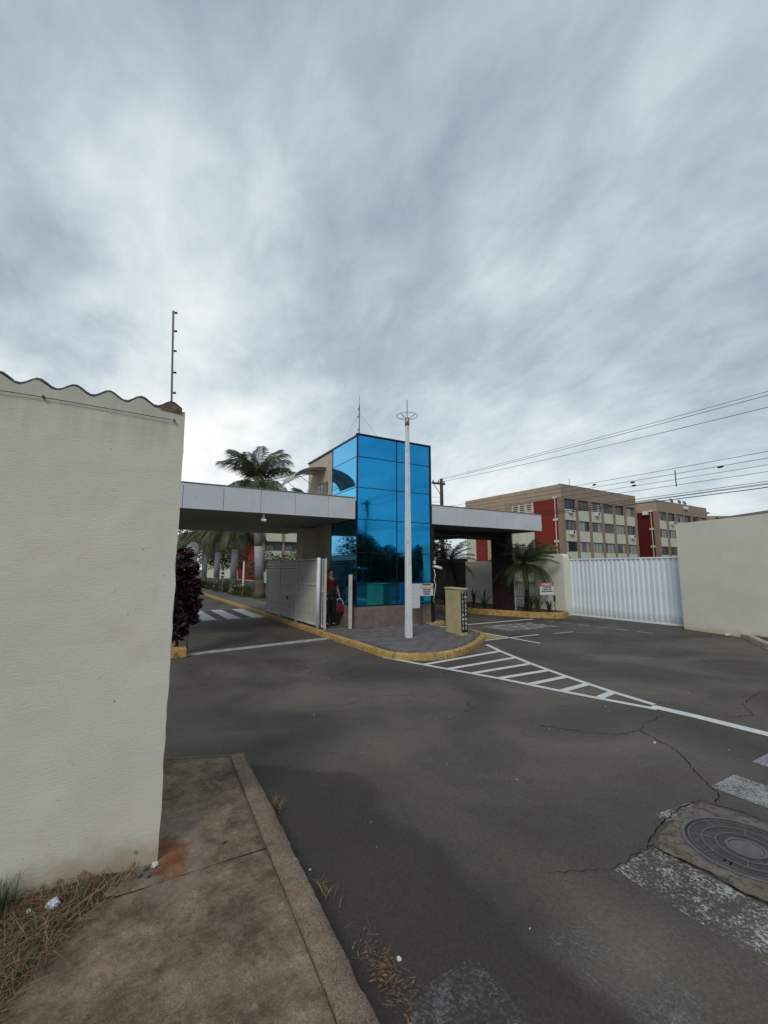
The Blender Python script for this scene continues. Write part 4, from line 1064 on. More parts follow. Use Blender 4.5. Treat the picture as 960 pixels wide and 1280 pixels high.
# ------------------------------------------------------------------ plants
def frond_mesh(name, L, n, leaf, mat, droop=.5, w=.03, vee=.35, tipf=.3, lift=0, ran=1):
    """feather leaf along +X with arching rachis and paired leaflets"""
    r = random.Random(ran); b = MB(); pts = []
    for k in range(13):
        t = k/12; a = lift-droop*t*t*1.6
        pts.append(Vector((L*t*(1-.18*droop*t), 0, L*(lift*t*.8-droop*t*t*.62))))
    b.tube(pts, [.018*L/2*(1-.8*k/12)+.003 for k in range(13)], 5, False)
    for k in range(n):
        t = .12+.86*(k+r.uniform(-.2, .2))/n; i = min(11, int(t*12)); f = t*12-i; p = pts[i]*(1-f)+pts[i+1]*f
        ll = leaf*(math.sin(math.pi*(t*.82+.14)))**.6*r.uniform(.8, 1.1)
        tang = (pts[i+1]-pts[i]).normalized()
        for s in (-1, 1):
            fw_ = .45+.7*t; d = (tang*fw_+Vector((0, s, 0))+Vector((0, 0, vee+r.uniform(-.2, .2)))).normalized()
            q1 = p+d*ll*.5; q2 = p+d*ll+Vector((0, 0, -ll*(.3+droop*.55*r.uniform(.6, 1.3)))); ww = tang*w*.5
            b.add([p-ww*.4, p+ww*.4, q1+ww, q1-ww, q2], [(0, 1, 2, 3), (3, 2, 4)])
    return b.mesh(name, M[mat])
fr_big = frond_mesh('frond', 2.6, 58, .70, 'frond', .80, .040, .0, lift=.55)
fr_big2 = frond_mesh('frond', 2.45, 56, .68, 'frond', 1.15, .046, .0, lift=.32, ran=3)
fr_small = frond_mesh('frond', 1.6, 60, .32, 'frond_dark', .62, .014, .25, lift=.35, ran=5)
fr_small2 = frond_mesh('frond', 1.5, 56, .30, 'frond_dark', 1.0, .014, .1, lift=.3, ran=6)
def tall_palm(loc, h, label, seed, nf=17, s=1., lean=(0, 0), rt=.22):
    r = random.Random(seed); p = empty('royal_palm', loc); tag(p, label, 'palm tree', 'palms along the exit lane')
    def X(z): return (lean[0]*z/h, lean[1]*z/h, z)
    MB().tube([X(0), X(.3), X(.8), X(1.0)], [rt*1.45, rt*1.15, rt*1.02, rt], 14).build('trunk_foot', M['trunk_foot'], p, True)
    MB().tube([X(1.0), X(2.2), X(2.9)], [rt, rt*.97, rt*.93], 14).build('limewashed_band', M['trunk_lime'], p, True)
    hs = h-.9; ps = [X(2.9+(hs-2.9)*k/6) for k in range(7)]
    if hs > 3: MB().tube(ps, [rt*(.93-.25*k/6) for k in range(7)], 14).build('trunk', M['trunk'], p, True)
    MB().tube([X(max(hs, 2.9)), X(h-.4), X(h)], [rt*.68, rt*.55, rt*.3], 12).build('crownshaft', M['crownshaft'], p, True)
    for k in range(nf):
        a = k*2.4+r.uniform(-.3, .3); t = k/(nf-1); el = 1.15-1.5*t+r.uniform(-.12, .12)
        o = link('frond', fr_big if t < .55 else fr_big2, p, X(h-.1-.15*t)); o.rotation_euler = (r.uniform(-.2, .2), -el*.85, a); o.scale = (s*r.uniform(.9, 1.1),)*3
    return p
tall_palm((6.47, 24.76, .12), 6.7, 'tallest palm nearest the gate, its crown showing above the canopy', 1, 26, 1.12, (-.45, 0), .25)
tall_palm((5.95, 29.6, .12), 4.6, 'second palm from the gate with its crown under the canopy line', 2, 26, 1.1, (.05, 0), .22)
tall_palm((5.86, 35.3, .12), 4.8, 'third palm from the gate in the row beside the exit lane', 3, 26, 1.1, (0, 0), .22)
tall_palm((5.6, 39.8, .12), 4.6, 'fourth palm from the gate, partly behind the burgundy shrub', 4, 26, 1.1, (0, 0), .22)
tall_palm((5.5, 45.5, .12), 5.2, 'fifth palm of the row, farthest along the exit lane', 6, 26, 1.1, (0, 0), .22)
tall_palm((11.6, 31.0, .12), 6.55, 'palm crown peeping above the canopy left of the tower', 7, 17, .85, (0, 0), .2)
def small_palm(loc, top, label, seed, nf, s):
    r = random.Random(seed); p = empty('date_palm', loc); tag(p, label, 'palm', 'small palms in the planting bed')
    n = 9; pts = [Vector((0, 0, 0)).lerp(Vector(top), k/n)+Vector((.10*math.sin(3.14*k/n), -.05*math.sin(3.14*k/n), 0)) for k in range(n+1)]
    b = MB(); b.tube(pts, [.075+.045*(k/n)**2+.012*(k % 2) for k in range(n+1)], 10)
    for k in range(60):
        t = r.random(); i = min(n-1, int(t*n)); q = pts[i].lerp(pts[i+1], t*n-i); a = r.uniform(0, 6.28); rr_ = .08+.045*t
        d = Vector((math.cos(a), math.sin(a), .6)); c_ = q+Vector((d.x, d.y, 0))*rr_*.85
        sw = Vector((-d.y, d.x, 0))*.02; b.add([c_-sw, c_+sw, c_+d*.05], [(0, 1, 2)])
    b.build('trunk', M['bark'], p)
    for k in range(nf):
        a = k*2.4+r.uniform(-.3, .3); t = k/(nf-1); el = 1.2-1.75*t+r.uniform(-.12, .12)
        o = link('frond', fr_small if t < .6 else fr_small2, p, tuple(pts[-1]+Vector((0, 0, -.06*t)))); o.rotation_euler = (r.uniform(-.3, .3), -el*.8, a); o.scale = (s*r.uniform(.74, 1.0),)*3
    return p
small_palm((13.1, 11.72, .15), (-.02, .02, 1.80), 'feathery dark palm with a rough trunk in front of the white grille', 11, 46, 1.0)
small_palm((12.35, 14.6, .15), (-.45, .1, 1.9), 'dark palm leaning under the visitor canopy left of the column', 12, 24, .95)
small_palm((12.3, 17.0, .15), (.1, .1, 2.0), 'dark palm farther back under the visitor canopy', 13, 22, 1.0)
def leafy(name, loc, blobs, n, leaf, mat, label, cat, seed, group=None, trunk=None, flowers=0, size=None):
    r = random.Random(seed); p = empty(name, loc); tag(p, label, cat, group); b = MB()
    tot = sum(q[3]**2 for q in blobs)
    for (cx, cy, cz, rad) in blobs:
        for _ in range(int(n*rad*rad/tot)):
            d = Vector((r.gauss(0, 1), r.gauss(0, 1), r.gauss(0, 1))).normalized(); rr_ = rad*(r.random()**.33)*(1+.25*noise.noise(d*2.2+Vector((seed, cx, cz))))
            c_ = Vector((cx, cy, cz))+d*rr_
            if c_.z < .02: continue
            u = Vector((r.gauss(0, 1), r.gauss(0, 1), r.gauss(0, .6))).normalized(); w = u.cross(Vector((r.gauss(0, 1), r.gauss(0, 1), r.gauss(0, 1)))).normalized(); s = leaf*r.uniform(.6, 1.3)
            b.add([c_-u*s, c_-w*s*.35, c_+u*s, c_+w*s*.35], [(0, 1, 2, 3)])
    b.build('foliage', M[mat], p)
    if trunk:
        t = MB(); h, rt = trunk; t.tube([(0, 0, 0), (rt*.3, 0, h*.5), (0, rt*.3, h)], [rt, rt*.75, rt*.5], 8)
        for k in range(6):
            bb = r.choice(blobs); t.tube([(0, 0, h*.75), (bb[0]*.5, bb[1]*.5, (h+bb[2])*.5), (bb[0], bb[1], bb[2])], [rt*.45, rt*.3, rt*.08], 5)
        t.build('trunk', M['bark'], p)
    if flowers:
        f = MB()
        for _ in range(flowers):
            bb = r.choice(blobs); d = Vector((r.gauss(0, 1), r.gauss(0, 1)-.8, r.gauss(0, 1))).normalized(); c_ = Vector(bb[:3])+d*bb[3]
            f.add([c_+Vector(q)*.05 for q in ((-1, 0, -1), (1, 0, -1), (1, 0, 1), (-1, 0, 1))], [(0, 1, 2, 3)])
        f.build('flowers', M['flower'], p)
    return p
# hedge of rounded shrubs along the lane
hs_ = [((6.05, 26.4), .55, 'leaf_mid', 'round green shrub just left of the tallest palm', 0), ((6.0, 28.0), .6, 'leaf_dark', 'shrub with pale pink flowers between the first two palms', 26),
       ((5.8, 31.8), .6, 'leaf_mid', 'round green shrub between second and third palms', 0), ((5.75, 33.8), .55, 'leaf_dark', 'dark shrub at the foot of the third palm', 10),
       ((5.7, 37.3), .6, 'leaf_dark', 'dark low shrub between third and fourth palms', 0), ((5.55, 42.0), .65, 'leaf_dark', 'far low shrub beyond the fourth palm', 0), ((7.2, 24.2), .45, 'leaf_dark', 'small dark shrub right of the tallest palm by the gate', 0)]
for k, ((x, y), rad, mt, lb, fl) in enumerate(hs_):
    leafy('shrub', (x, y, .1), [(0, 0, rad*.75, rad*.8), (.25*rad, .2, rad*.6, rad*.7), (-.3*rad, -.1, rad*.55, rad*.65)], 1100, .06, mt, lb, 'shrub', 30+k, 'shrubs under the palm row', flowers=fl)
tag(sheet(ccw([(5.95, 21), (9.6, 20.5), (9.6, 60), (5.95, 60)]), .124).build('lawn', M['lawn']), 'strip of short green lawn under the palm row', kind='structure')
class RL:
    z = .122
    def __call__(s, r): return 6.0+abs(r.gauss(0, .8)), 21.5+r.random()*16, True
blades('lawn_grass', 5000, RL(), .08, 'grass', 'short green grass under the palms beside the exit lane', 'grass', 90, .6, .006, .3)
# low grey garden wall behind the palms
gw = empty('garden_wall', (8.2, 25, 0)); tag(gw, 'low grey garden wall behind the palm row', 'wall'); MB().box(0, .15, 0, 22, 0, .8).build('wall', M['concrete_pole'], gw); MB().box(-.02, .17, -.02, 22.02, .802, .86).build('coping', M['old_white'], gw)
# trees behind the lane
leafy('broadleaf_tree', (4.2, 58, 0), [(0, 0, 4.4, 2.6), (-2, 1, 4.0, 2.2), (2.2, 0, 3.6, 2.2), (-3.4, 0, 3, 1.8)], 6500, .17, 'leaf_mid', 'dense green tree closing the far end of the exit lane', 'tree', 50, trunk=(3.5, .25))
leafy('broadleaf_tree', (.2, 44, 0), [(0, 0, 4.6, 2.4), (-1.5, 1, 4.0, 2.0), (1.6, -1, 3.6, 1.8)], 5500, .15, 'leaf_dark', 'dark tree behind the satellite dish', 'tree', 51, trunk=(3.5, .22))
leafy('broadleaf_tree', (9.4, 53, 0), [(0, 0, 3.6, 2.0), (1.5, 0, 3.0, 1.6), (-1.3, .5, 3.2, 1.5)], 4000, .15, 'leaf_dark', 'dark green tree in front of the white end wall', 'tree', 52, trunk=(3, .2))
leafy('bush', (12.6, 46, 0), [(0, 0, 2.2, 1.6), (1.8, 0, 2.0, 1.4), (3.3, .5, 2.4, 1.6), (-1.2, 0, 1.6, 1.1)], 5000, .12, 'leaf_mid', 'bushy hedge below the red wall between the palm trunks', 'bush', 53)
leafy('broadleaf_tree', (16.3, 13.2, 0), [(0, 0, 2.15, .55), (.45, -.3, 2.0, .5), (-.4, .3, 1.9, .5), (.2, -.1, 2.55, .3)], 1500, .075, 'leaf_bright', 'bright yellow green bush rising over the wall beside the ribbed gate', 'bush', 54, trunk=(1.6, .05))
leafy('broadleaf_tree', (68.0, 26.2, 0), [(0, 0, 6.2, 2.4), (2.2, -.4, 6.0, 1.9), (-2, .6, 5.7, 1.8)], 5000, .2, 'leaf_dark', 'dark treetop showing above the right cream wall', 'tree', 55, trunk=(4.5, .3))
leafy('broadleaf_tree', (15.5, 21.0, 0), [(0, 0, 2.6, 1.5), (-1, 1.8, 2.9, 1.4), (.8, 2.2, 2.4, 1.3)], 4500, .10, 'leaf_dark', 'dark leafy tree behind the brown wall under the visitor canopy', 'tree', 56, trunk=(1.8, .15))
# burgundy shrub in its yellow planter
sh = leafy('burgundy_shrub', (.93, 9.92, .0), [(0, 0, .55, .26), (.02, .02, .95, .32), (.10, .02, 1.3, .34), (.02, 0, 1.65, .33), (-.1, 0, 1.9, .25), (.24, .05, 1.0, .22), (.34, 0, 1.42, .12), (.30, .1, .72, .13), (.26, 0, 1.78, .11), (.1, 0, 2.08, .14)], 2300, .085, 'burgundy', 'tall burgundy leaved shrub behind the near wall at the exit lane', 'shrub', 60)
MB().tube([(0, 0, .1), (.02, 0, .6), (.05, 0, 1.3)], .02, 5).build('stem', M['bark'], sh); MB().tube([(.05, .05, .1), (-.02, 0, .7), (-.08, 0, 1.4)], .018, 5).build('stem', M['bark'], sh)
b = MB(); b.box(-.45, .26, -.3, .42, 0, .19); pbx = b.build('planter_box', M['yellow']); pbx.location = (.85, 9.92, 0); bevel(pbx, .02); tag(pbx, 'yellow concrete planter box at the left edge of the exit lane', 'planter')
# dish
ds = empty('satellite_dish', (1.19, 10.28, -.15)); tag(ds, 'round grey dish on a thin post at the top of the burgundy shrub', 'satellite dish')
b = MB(); n = 24; Mx = Matrix.Translation((0, 0, 2.27)) @ Matrix.Rotation(R(35), 4, 'Z') @ Matrix.Rotation(R(-72), 4, 'Y')
for i in range(6):
    pass
prof = [(q*.66, z*.66) for q, z in [(.0001, 0), (.08, .006), (.16, .022), (.24, .05), (.30, .08), (.31, .082), (.30, .07), (.22, .03), (.1, -.004), (.0001, -.01)]]
vs = [Mx @ Vector((q*math.cos(2*math.pi*k/n), q*math.sin(2*math.pi*k/n), z)) for q, z in prof for k in range(n)]
fs = [(i*n+k, i*n+(k+1) % n, (i+1)*n+(k+1) % n, (i+1)*n+k) for i in range(len(prof)-1) for k in range(n)]
b.add(vs, fs).build('reflector', M['galv'], ds, True)
MB().tube([Mx @ Vector((0, 0, .02)), Mx @ Vector((.0, .02, .18))], .010, 6).build('feed_arm', M['grey_metal'], ds)
MB().tube([Mx @ Vector((0, 0, .17)), Mx @ Vector((0, .02, .22))], .02, 8).build('feed_horn', M['grey_metal'], ds)
MB().tube([(0, .05, .2), (0, .05, 2.2)], .018, 8).build('post', M['grey_metal'], ds)
# spiky plants in planting bed
def spiky(loc, n, h, label, seed, spread=.7, mat='frond_dark'):
    r = random.Random(seed); b = MB()
    for k in range(n):
        a = r.uniform(0, 6.28); L = h*r.uniform(.6, 1.15); s = spread*r.uniform(.1, 1); w = .018
        d = Vector((math.cos(a), math.sin(a), 0)); q = Vector((-d.y, d.x, 0))*w; pts = [Vector((0, 0, 0)), d*s*L*.3+Vector((0, 0, L*.5)), d*s*L*.75+Vector((0, 0, L*.82)), d*s*L*1.15+Vector((0, 0, L*(1-.35*s)))]
        b.add([pts[0]-q, pts[0]+q, pts[1]+q, pts[1]-q, pts[2]+q*.6, pts[2]-q*.6, pts[3]], [(0, 1, 2, 3), (3, 2, 4, 5), (5, 4, 6)])
    o = b.build('spiky_plant', M[mat]); o.location = loc; return tag(o, label, 'plant', 'spiky plants in the planting bed')
spiky((12.95, 11.35, .16), 40, .8, 'spiky dark plant at the foot of the feathery palm', 1)
spiky((12.95, 11.0, .16), 36, .7, 'spiky dark plant directly left of the warning sign legs', 2)
spiky((13.25, 10.75, .16), 20, .5, 'small wispy plant right behind the warning sign', 3, .9)
spiky((12.3, 13.7, .16), 26, .8, 'upright spiky plant left of the dark column', 4, .5)
spiky((12.55, 13.35, .16), 22, .75, 'arching plant close against the dark column', 5, 1.1)
spiky((12.15, 15.4, .16), 24, .6, 'low spiky plant deep under the visitor canopy', 6, .8)

# ------------------------------------------------------------------ apartment blocks
def apartment(loc, rot, label, variant, nb=6, floors=4, depth=18.2, ac=(), side='red', mirror=False, seed=1, ztop=13.05):
    A = empty('apartment_block', loc, rot); tag(A, label, 'apartment building', 'apartment blocks of the condominium')
    L = 18.9; zb = ztop-1.9; pitch = (L-.45)/nb
    def ab(n, mat, x0, x1, y0, y1, z0, z1, parent=A):
        return MB().box(x0, x1, y0, y1, z0, z1).build(n, M[mat], parent)
    ab('body', 'brick_pale', .02, L-.02, .32, depth, 0, ztop-.02)
    ab('parapet', 'brick_band', 0, L, 0, .315, zb+.02, ztop); ab('parapet', 'brick_pale', -.10, -.002, 0, depth, zb+.02, ztop+.002)
    ab('coping', 'mortar', -.12, L+.02, -.02, .34, ztop+.003, ztop+.04)
    cm = MB().box(0, .5, -.06, .32, 0, zb).mesh('column', M['column'])
    for k in range(nb+1): link('column', cm, A, (min(k*pitch, L-.5) if k else 0, 0, 0))
    sm = MB().box(0, pitch-.5, .06, .30, 0, 1.48).mesh('spandrel', M['spandrel']); ww = pitch-.5
    fm = MB()
    for x0, x1, z0, z1 in ((0, ww, 0, .05), (0, ww, 1.33, 1.38), (0, .05, .05, 1.33), (ww-.05, ww, .05, 1.33), (ww*.33-.02, ww*.33+.02, .05, 1.33), (ww*.66-.02, ww*.66+.02, .05, 1.33)): fm.box(x0, x1, .17, .21, z0, z1)
    fme = fm.mesh('frame', M['frame'])
    pmx = {m: MB().box(.05, ww*.33-.02, .19, .20, .05, 1.33).mesh('pane', M[m]) for m in ('pane', 'curtain_light', 'curtain_grey')}
    bk_ = MB().box(0, ww, .24, .30, 0, 1.38).mesh('window', M['dark_room'])
    r = random.Random(seed)
    for f in range(floors):
        zt = zb-f*2.87; z0 = zt-1.38
        for k in range(nb):
            x = k*pitch+.5
            if z0-1.48 > -1.6: link('spandrel', sm, A, (x, 0, max(-.5, z0-1.485)))
            w = link('window', bk_, A, (x, 0, z0)); link('frame', fme, w)
            bias = r.random()
            for q in range(3):
                mt = r.choices(('pane', 'curtain_light', 'curtain_grey'), ((3, 1, 1), (1, 3, 2), (1, 1, 3))[int(bias*3)])[0]
                link('pane', pmx[mt], w, (q*ww*.333, 0, 0))
    # end elevation facing left (local -X)
    redm = 'red' if side == 'red' else 'red_dark'
    ab('end_wall', 'column', -.06, .0, 0, .62, 0, zb); ab('red_wall', redm, -.05, .015, .62, 4.5, 0, zb)
    ab('end_wall', 'spandrel', -.04, .015, 4.5, 8.45, 0, zb); ab('stair_tower', 'brick_pale', -1.4, .0, 8.5, 12.2, 0, ztop-1.55)
    ab('red_wall', redm, -.05, .015, 12.25, 16.0, 0, zb); ab('end_wall', 'spandrel', -.04, .015, 16.0, depth, 0, zb)
    for f in range(4):
        for j in range(3):
            y0 = 4.9+j*1.2; z0 = zb-1.25-f*2.87
            v_ = ab('vent', 'dark_room', -.052, -.042, y0, y0+.75, z0, z0+1.15)
            for q in range(4): ab('vent_slat', 'spandrel', -.08, -.056, y0, y0+.75, z0+.1+q*.28, z0+.22+q*.28, v_)
    MB().tube([(-.12, .95, 0), (-.12, .95, zb+.05)], .07, 8).build('drain_pipe', M['spandrel'], A)
    for z in (zb+.0, zb-3.0, zb-5.9, zb-8.7): ab('pipe_box', 'spandrel', -.22, -.06, .62, 1.3, z, z+.3)
    for (k, f) in ac:
        x = (k+.35)*pitch+.4; z = zb-f*2.87-1.95
        u = ab('air_conditioner', 'white_paint', x, x+.75, -.32, .0, z, z+.52)
        MB().tube([(x+.48, -.325, z+.26), (x+.48, -.335, z+.26)], .2, 12).build('fan_grille', M['black'], u)
    return A
T = R(2.4)
A1 = apartment((49.28, 37.17, 0), T, 'nearer four storey brown and cream apartment block with bright red end wall', 0, ac=((0, 0), (2, 0), (0, 1), (5, 1)), seed=4)
A2 = apartment((74.64, 38.18, 0), T, 'farther brown and cream apartment block with dark maroon end wall', 0, ac=((1, 0), (2, 0)), side='dark', seed=9)
for o_, z in ((A1, 13.09), (A2, 13.09)):
    for k, (x, y, h) in enumerate([(2.4, .3, 1.0), (12, 5, .6)] if o_ is A1 else [(8, 1, .5)]):
        MB().tube([(x, y, z-.1), (x, y, z+h)], .035, 5).build('aerial', M['grey_metal'], o_)
for k, (x, y) in enumerate([(6.5, .6), (9.2, .5), (11.4, .6)]):
    Mx = Matrix.Translation((x, y, 13.55)) @ Matrix.Rotation(R(-35), 4, 'Z') @ Matrix.Rotation(R(60), 4, 'Y'); b = MB(); n = 12; prof = [(.0001, 0), (.25, .04), (.42, .12), (.43, .11), (.25, .01), (.0001, -.03)]
    b.add([Mx @ Vector((q*math.cos(2*math.pi*i/n), q*math.sin(2*math.pi*i/n), z)) for q, z in prof for i in range(n)], [(i*n+j, i*n+(j+1) % n, (i+1)*n+(j+1) % n, (i+1)*n+j) for i in range(5) for j in range(n)])
    b.tube([(x, y, 13.05), (x, y, 13.5)], .04, 5); b.build('roof_dish', M['galv'], A2)
MB().box(9.6, 10.9, -.25, -.02, 12.2, 12.75).build('air_conditioner', M['white_paint'], A2)
MB().box(3.2-3.7, 3.9-3.7, 1.3, 2.1, 10.1+.6, 10.7+.6).build('air_conditioner', M['white_paint'], A2)
# third block seen under the canopy, left
A3 = empty('apartment_block', (13.9, 66, 0), 0); tag(A3, 'white and red apartment block seen beneath the exit canopy behind the palms', 'apartment building', 'apartment blocks of the condominium')
def a3(n, mat, x0, x1, y0, y1, z0, z1, parent=A3): return MB().box(x0, x1, y0, y1, z0, z1).build(n, M[mat], parent)
a3('body', 'spandrel', .1, 22, .3, 30, 0, 11.5); a3('red_wall', 'red', 0, 3.4, 0, .295, 0, 11.5); a3('end_wall', 'spandrel', 0, .095, .3, 30, 0, 11.5)
for f in range(4):
    z = .4+f*2.8
    for k in range(6):
        x = 3.9+k*3
        a3('spandrel', 'spandrel', x, x+2.5, .05, .295, z, z+1.3); w = a3('window', 'dark_room', x, x+2.5, .2, .29, z+1.32, z+2.6)
        a3('pane', 'curtain_grey', x+.1, x+1.2, .18, .195, z+1.4, z+2.5, w); a3('pane', 'pane', x+1.3, x+2.4, .18, .195, z+1.4, z+2.5, w)
    a3('balcony_slab', 'mortar', 3.45, 22, -.3, .04, z-.14, z-.02)
for k in range(7): a3('column', 'column', 3.45+k*3, 3.85+k*3, -.06, .29, 0, 11.5)
# far roofs at the right
for k, (loc, sx, h, lb) in enumerate([((112, 52, 0), 34, 14.1, 'long low brown roofed block beyond the second apartment block'), ((98, 31, 0), 30, 12.1, 'brown roofed building farthest right above the cream wall')]):
    p = empty('far_building', loc, R(-30)); tag(p, lb, 'building')
    MB().box(0, sx, 0, 12, 0, h-1.2).build('wall', M['spandrel'], p); b = MB(); b.prism([(-.5, -.5), (sx+.5, -.5), (sx+.5, 12.5), (-.5, 12.5)], h-1.2, h); b.build('roof', M['brick_band'], p)
    MB().tube([(7, 1, h), (7, 1, h+1.2)], .06, 5).build('aerial', M['grey_metal'], p); MB().box(6.4, 7.6, .9, 1.1, h+.7, h+1.1).build('aerial_panel', M['grey_metal'], p)

# ------------------------------------------------------------------ street furniture far left
lp = empty('lamp_post', (6.15, 27.6, .12)); tag(lp, 'slim white garden post between the palm trunks', 'post'); MB().tube([(0, 0, 0), (0, 0, 2.0)], .055, 8).build('post', M['white_paint'], lp); MB().tube([(0, 0, 2.0), (0, 0, 2.12)], [.04, .02], 8).build('finial', M['white_paint'], lp)
bx = empty('meter_box', (7.0, 25.9, .12)); tag(bx, 'small white box on a dark post beside the open gate', 'box'); MB().box(-.04, .04, -.04, .04, 0, .8).build('post', M['black'], bx); MB().box(-.12, .12, -.1, .1, .802, 1.45).build('box', M['white_paint'], bx)
sg = empty('round_sign', (5.15, 28.9, .12)); tag(sg, 'small round sign on a thin pole among the shrubs', 'sign'); MB().tube([(0, 0, 0), (0, 0, 2.1)], .02, 6).build('pole', M['galv'], sg); MB().tube([(0, -.03, 1.35), (0, -.045, 1.35)], .17, 14).build('disc', M['sign_white'], sg); MB().tube([(0, -.046, 1.35), (0, -.05, 1.35)], .09, 12).build('symbol', M['ink'], sg)

# ------------------------------------------------------------------ utility pole and overhead wires
def upole(x, y, label, h=9.1):
    p = empty('utility_pole', (x, y, 0)); tag(p, label, 'utility pole', 'utility poles on the street')
    MB().tube([(0, 0, 0), (0, 0, h)], [.20, .13], 10).build('pole', M['wood'], p, True)
    MB().box(-.95, .35, -.07, .07, h-.48, h-.34).build('crossarm', M['wood'], p); MB().tube([(-.75, 0, h-.5), (-.05, 0, h-1.4)], .03, 5).build('brace', M['wood'], p)
    for x_ in (-.85, -.3, .28): MB().tube([(x_, 0, h-.34), (x_, 0, h-.28), (x_, 0, h-.16)], [.02, .06, .04], 8).build('insulator', M['black'], p)
    for z in (h-2.5, h-2.8, h-3.1): MB().box(.1, .2, -.05, .05, z, z+.12).build('bracket', M['black'], p)
    return p
upole(21.8, 27.8, 'dark utility pole with crossarm behind the right canopy'); upole(21.6, -18.4, 'dark utility pole across the street behind the viewer, mirrored in the tower glass')
def wire(pts, rad, label, sag=.5, group='overhead cables crossing the sky on the right'):
    P_ = []; a, b_ = Vector(pts[0]), Vector(pts[1])
    for k in range(29):
        t = k/28; q = a.lerp(b_, t); q.z -= sag*4*t*(1-t); P_.append(q)
    o = MB().tube(P_, rad, 5, False).build('overhead_cable', M['cable']); return tag(o, label, 'cable', group)
ends = ((27.8), (-18.4))
W = [(21.50, 8.95, 8.95, .35, .012, 'highest overhead cable of the upper pair'), (21.52, 9.05, 9.12, .32, .010, 'thin twin running just above the upper pair'), (22.05, 8.93, 8.6, .5, .012, 'lower cable of the upper pair'),
     (21.8, 6.75, 7.0, .45, .011, 'top cable of the middle bundle held by the spacer'), (21.8, 6.5, 6.72, .45, .011, 'second cable of the middle bundle'), (21.8, 6.25, 6.42, .45, .010, 'third cable of the middle bundle'), (21.8, 6.0, 6.05, .42, .010, 'lowest cable of the middle bundle'),
     (21.9, 5.45, 5.85, .40, .012, 'upper cable of the thick lowest bundle'), (21.95, 5.35, 5.72, .40, .013, 'middle cable of the thick lowest bundle'), (21.9, 5.25, 5.6, .42, .019, 'thickest dark cable at the bottom of the lowest bundle'), (21.7, 5.15, 5.75, .3, .010, 'thin cable weaving through the lowest bundle')]
for x, z0, z1, sg_, rad, lb in W: wire([(x, 27.8, z0), (x, -18.4, z1)], rad, lb, sg_)
spc = empty('cable_spacer', (21.8, 10.2, 5.55)); tag(spc, 'vertical spacer rod clamping the middle bundle of cables', 'spacer'); MB().tube([(0, 0, 0), (0, 0, .78)], .022, 6).build('rod', M['black'], spc)
for k, (y, z) in enumerate([(14.3, 6.33), (12.2, 6.1), (12.15, 5.93), (8.4, 6.12)]):
    b = MB(); b.tube([(21.8, y-.12, z), (21.8, y-.05, z), (21.8, y+.05, z), (21.8, y+.12, z)], [.02, .05, .05, .02], 8)
    tag(b.build('cable_clamp', M['black']), ['small dark splice on the top middle cable left of the spacer', 'dark splice on the second middle cable', 'dark splice on the third middle cable', 'dark splice right of the spacer rod'][k], 'cable clamp')
wire([(5.6, 14.8, 5.35), (-6, 44, 8.0)], .012, 'slack cable running left from the tower roof corner', .9, 'cables behind the palm crown'); wire([(5.6, 14.6, 5.2), (-9, 40, 6.2)], .010, 'lower slack cable left of the tower', .8, 'cables behind the palm crown')
for z in (7.6, 7.2): wire([(21.8, 27.8, z), (-30, 60, z+1)], .012, 'far thin cable crossing above the tower end of the canopy' if z > 7.4 else 'second far thin cable below it toward the pole', .9, 'far cables behind the tower')

# ------------------------------------------------------------------ manhole
mh = empty('manhole_cover', (3.46, 1.405, .0)); tag(mh, 'round cast iron manhole cover set in a broken concrete slab', 'manhole cover')
cx, cy = 3.46, 1.405
sp_pts = [(3.03, 1.735), (3.18, 1.77), (3.33, 1.80), (3.55, 1.83), (3.72, 1.835), (3.84, 1.80), (3.89, 1.70), (3.92, 1.55), (3.93, 1.2), (3.9, .9), (3.6, .75), (3.25, .85), (3.08, 1.1), (3.02, 1.27), (3.05, 1.42), (2.99, 1.6)]
pts = [Vector(p) for p in sp_pts]; ring = even(pts+[pts[0]], .03)[:-1]
vs = []; n = len(ring)
for p in ring:
    d = (p-Vector((cx, cy))); jit = 1+.05*noise.noise(Vector((p.x*9, p.y*9, 1)))+.03*noise.noise(Vector((p.x*31, p.y*31, 1)))
    q = Vector((cx, cy))+d*jit; u = d.normalized()*.345
    vs += [(q.x-cx, q.y-cy, .0), (q.x-cx-.01*d.normalized().x, q.y-cy-.01*d.normalized().y, .010+.006*noise.noise(Vector((q.x*14, q.y*14, 3)))), ((q.x-cx)*.5+u.x*.5, (q.y-cy)*.5+u.y*.5, .018+.006*noise.noise(Vector((q.x*20, q.y*20, 5)))), (u.x, u.y, .014)]
fs = []
for i in range(n):
    for k in range(3): a = i*4+k; c_ = ((i+1) % n)*4+k; fs.append((a, c_, c_+1, a+1))
MB().add(vs, fs).build('slab', M['slab'], mh)
def ann(r0, r1, z0, z1, name, mat, n=64, parent=mh):
    b = MB(); b.lathe([(r0, z0), (r0, z1-.001), (r0+.002, z1), (r1-.002, z1), (r1, z1-.001), (r1, z0)], n); b.f.pop(); b.mi.pop(); return b.build(name, M[mat], parent)
ann(.318, .343, 0, .019, 'frame', 'iron_worn'); 
b = MB(); b.lathe([(.312, 0), (.312, .009), (.309, .011), (.0001, .011)], 64); cv = b.build('cover', M['iron'], mh)
for r0, r1, nm in ((.294, .302, 'ring'), (.222, .232, 'ring'), (.150, .160, 'ring'), (.090, .108, 'ring')): ann(r0, r1, .010, .016, nm, 'iron_worn')
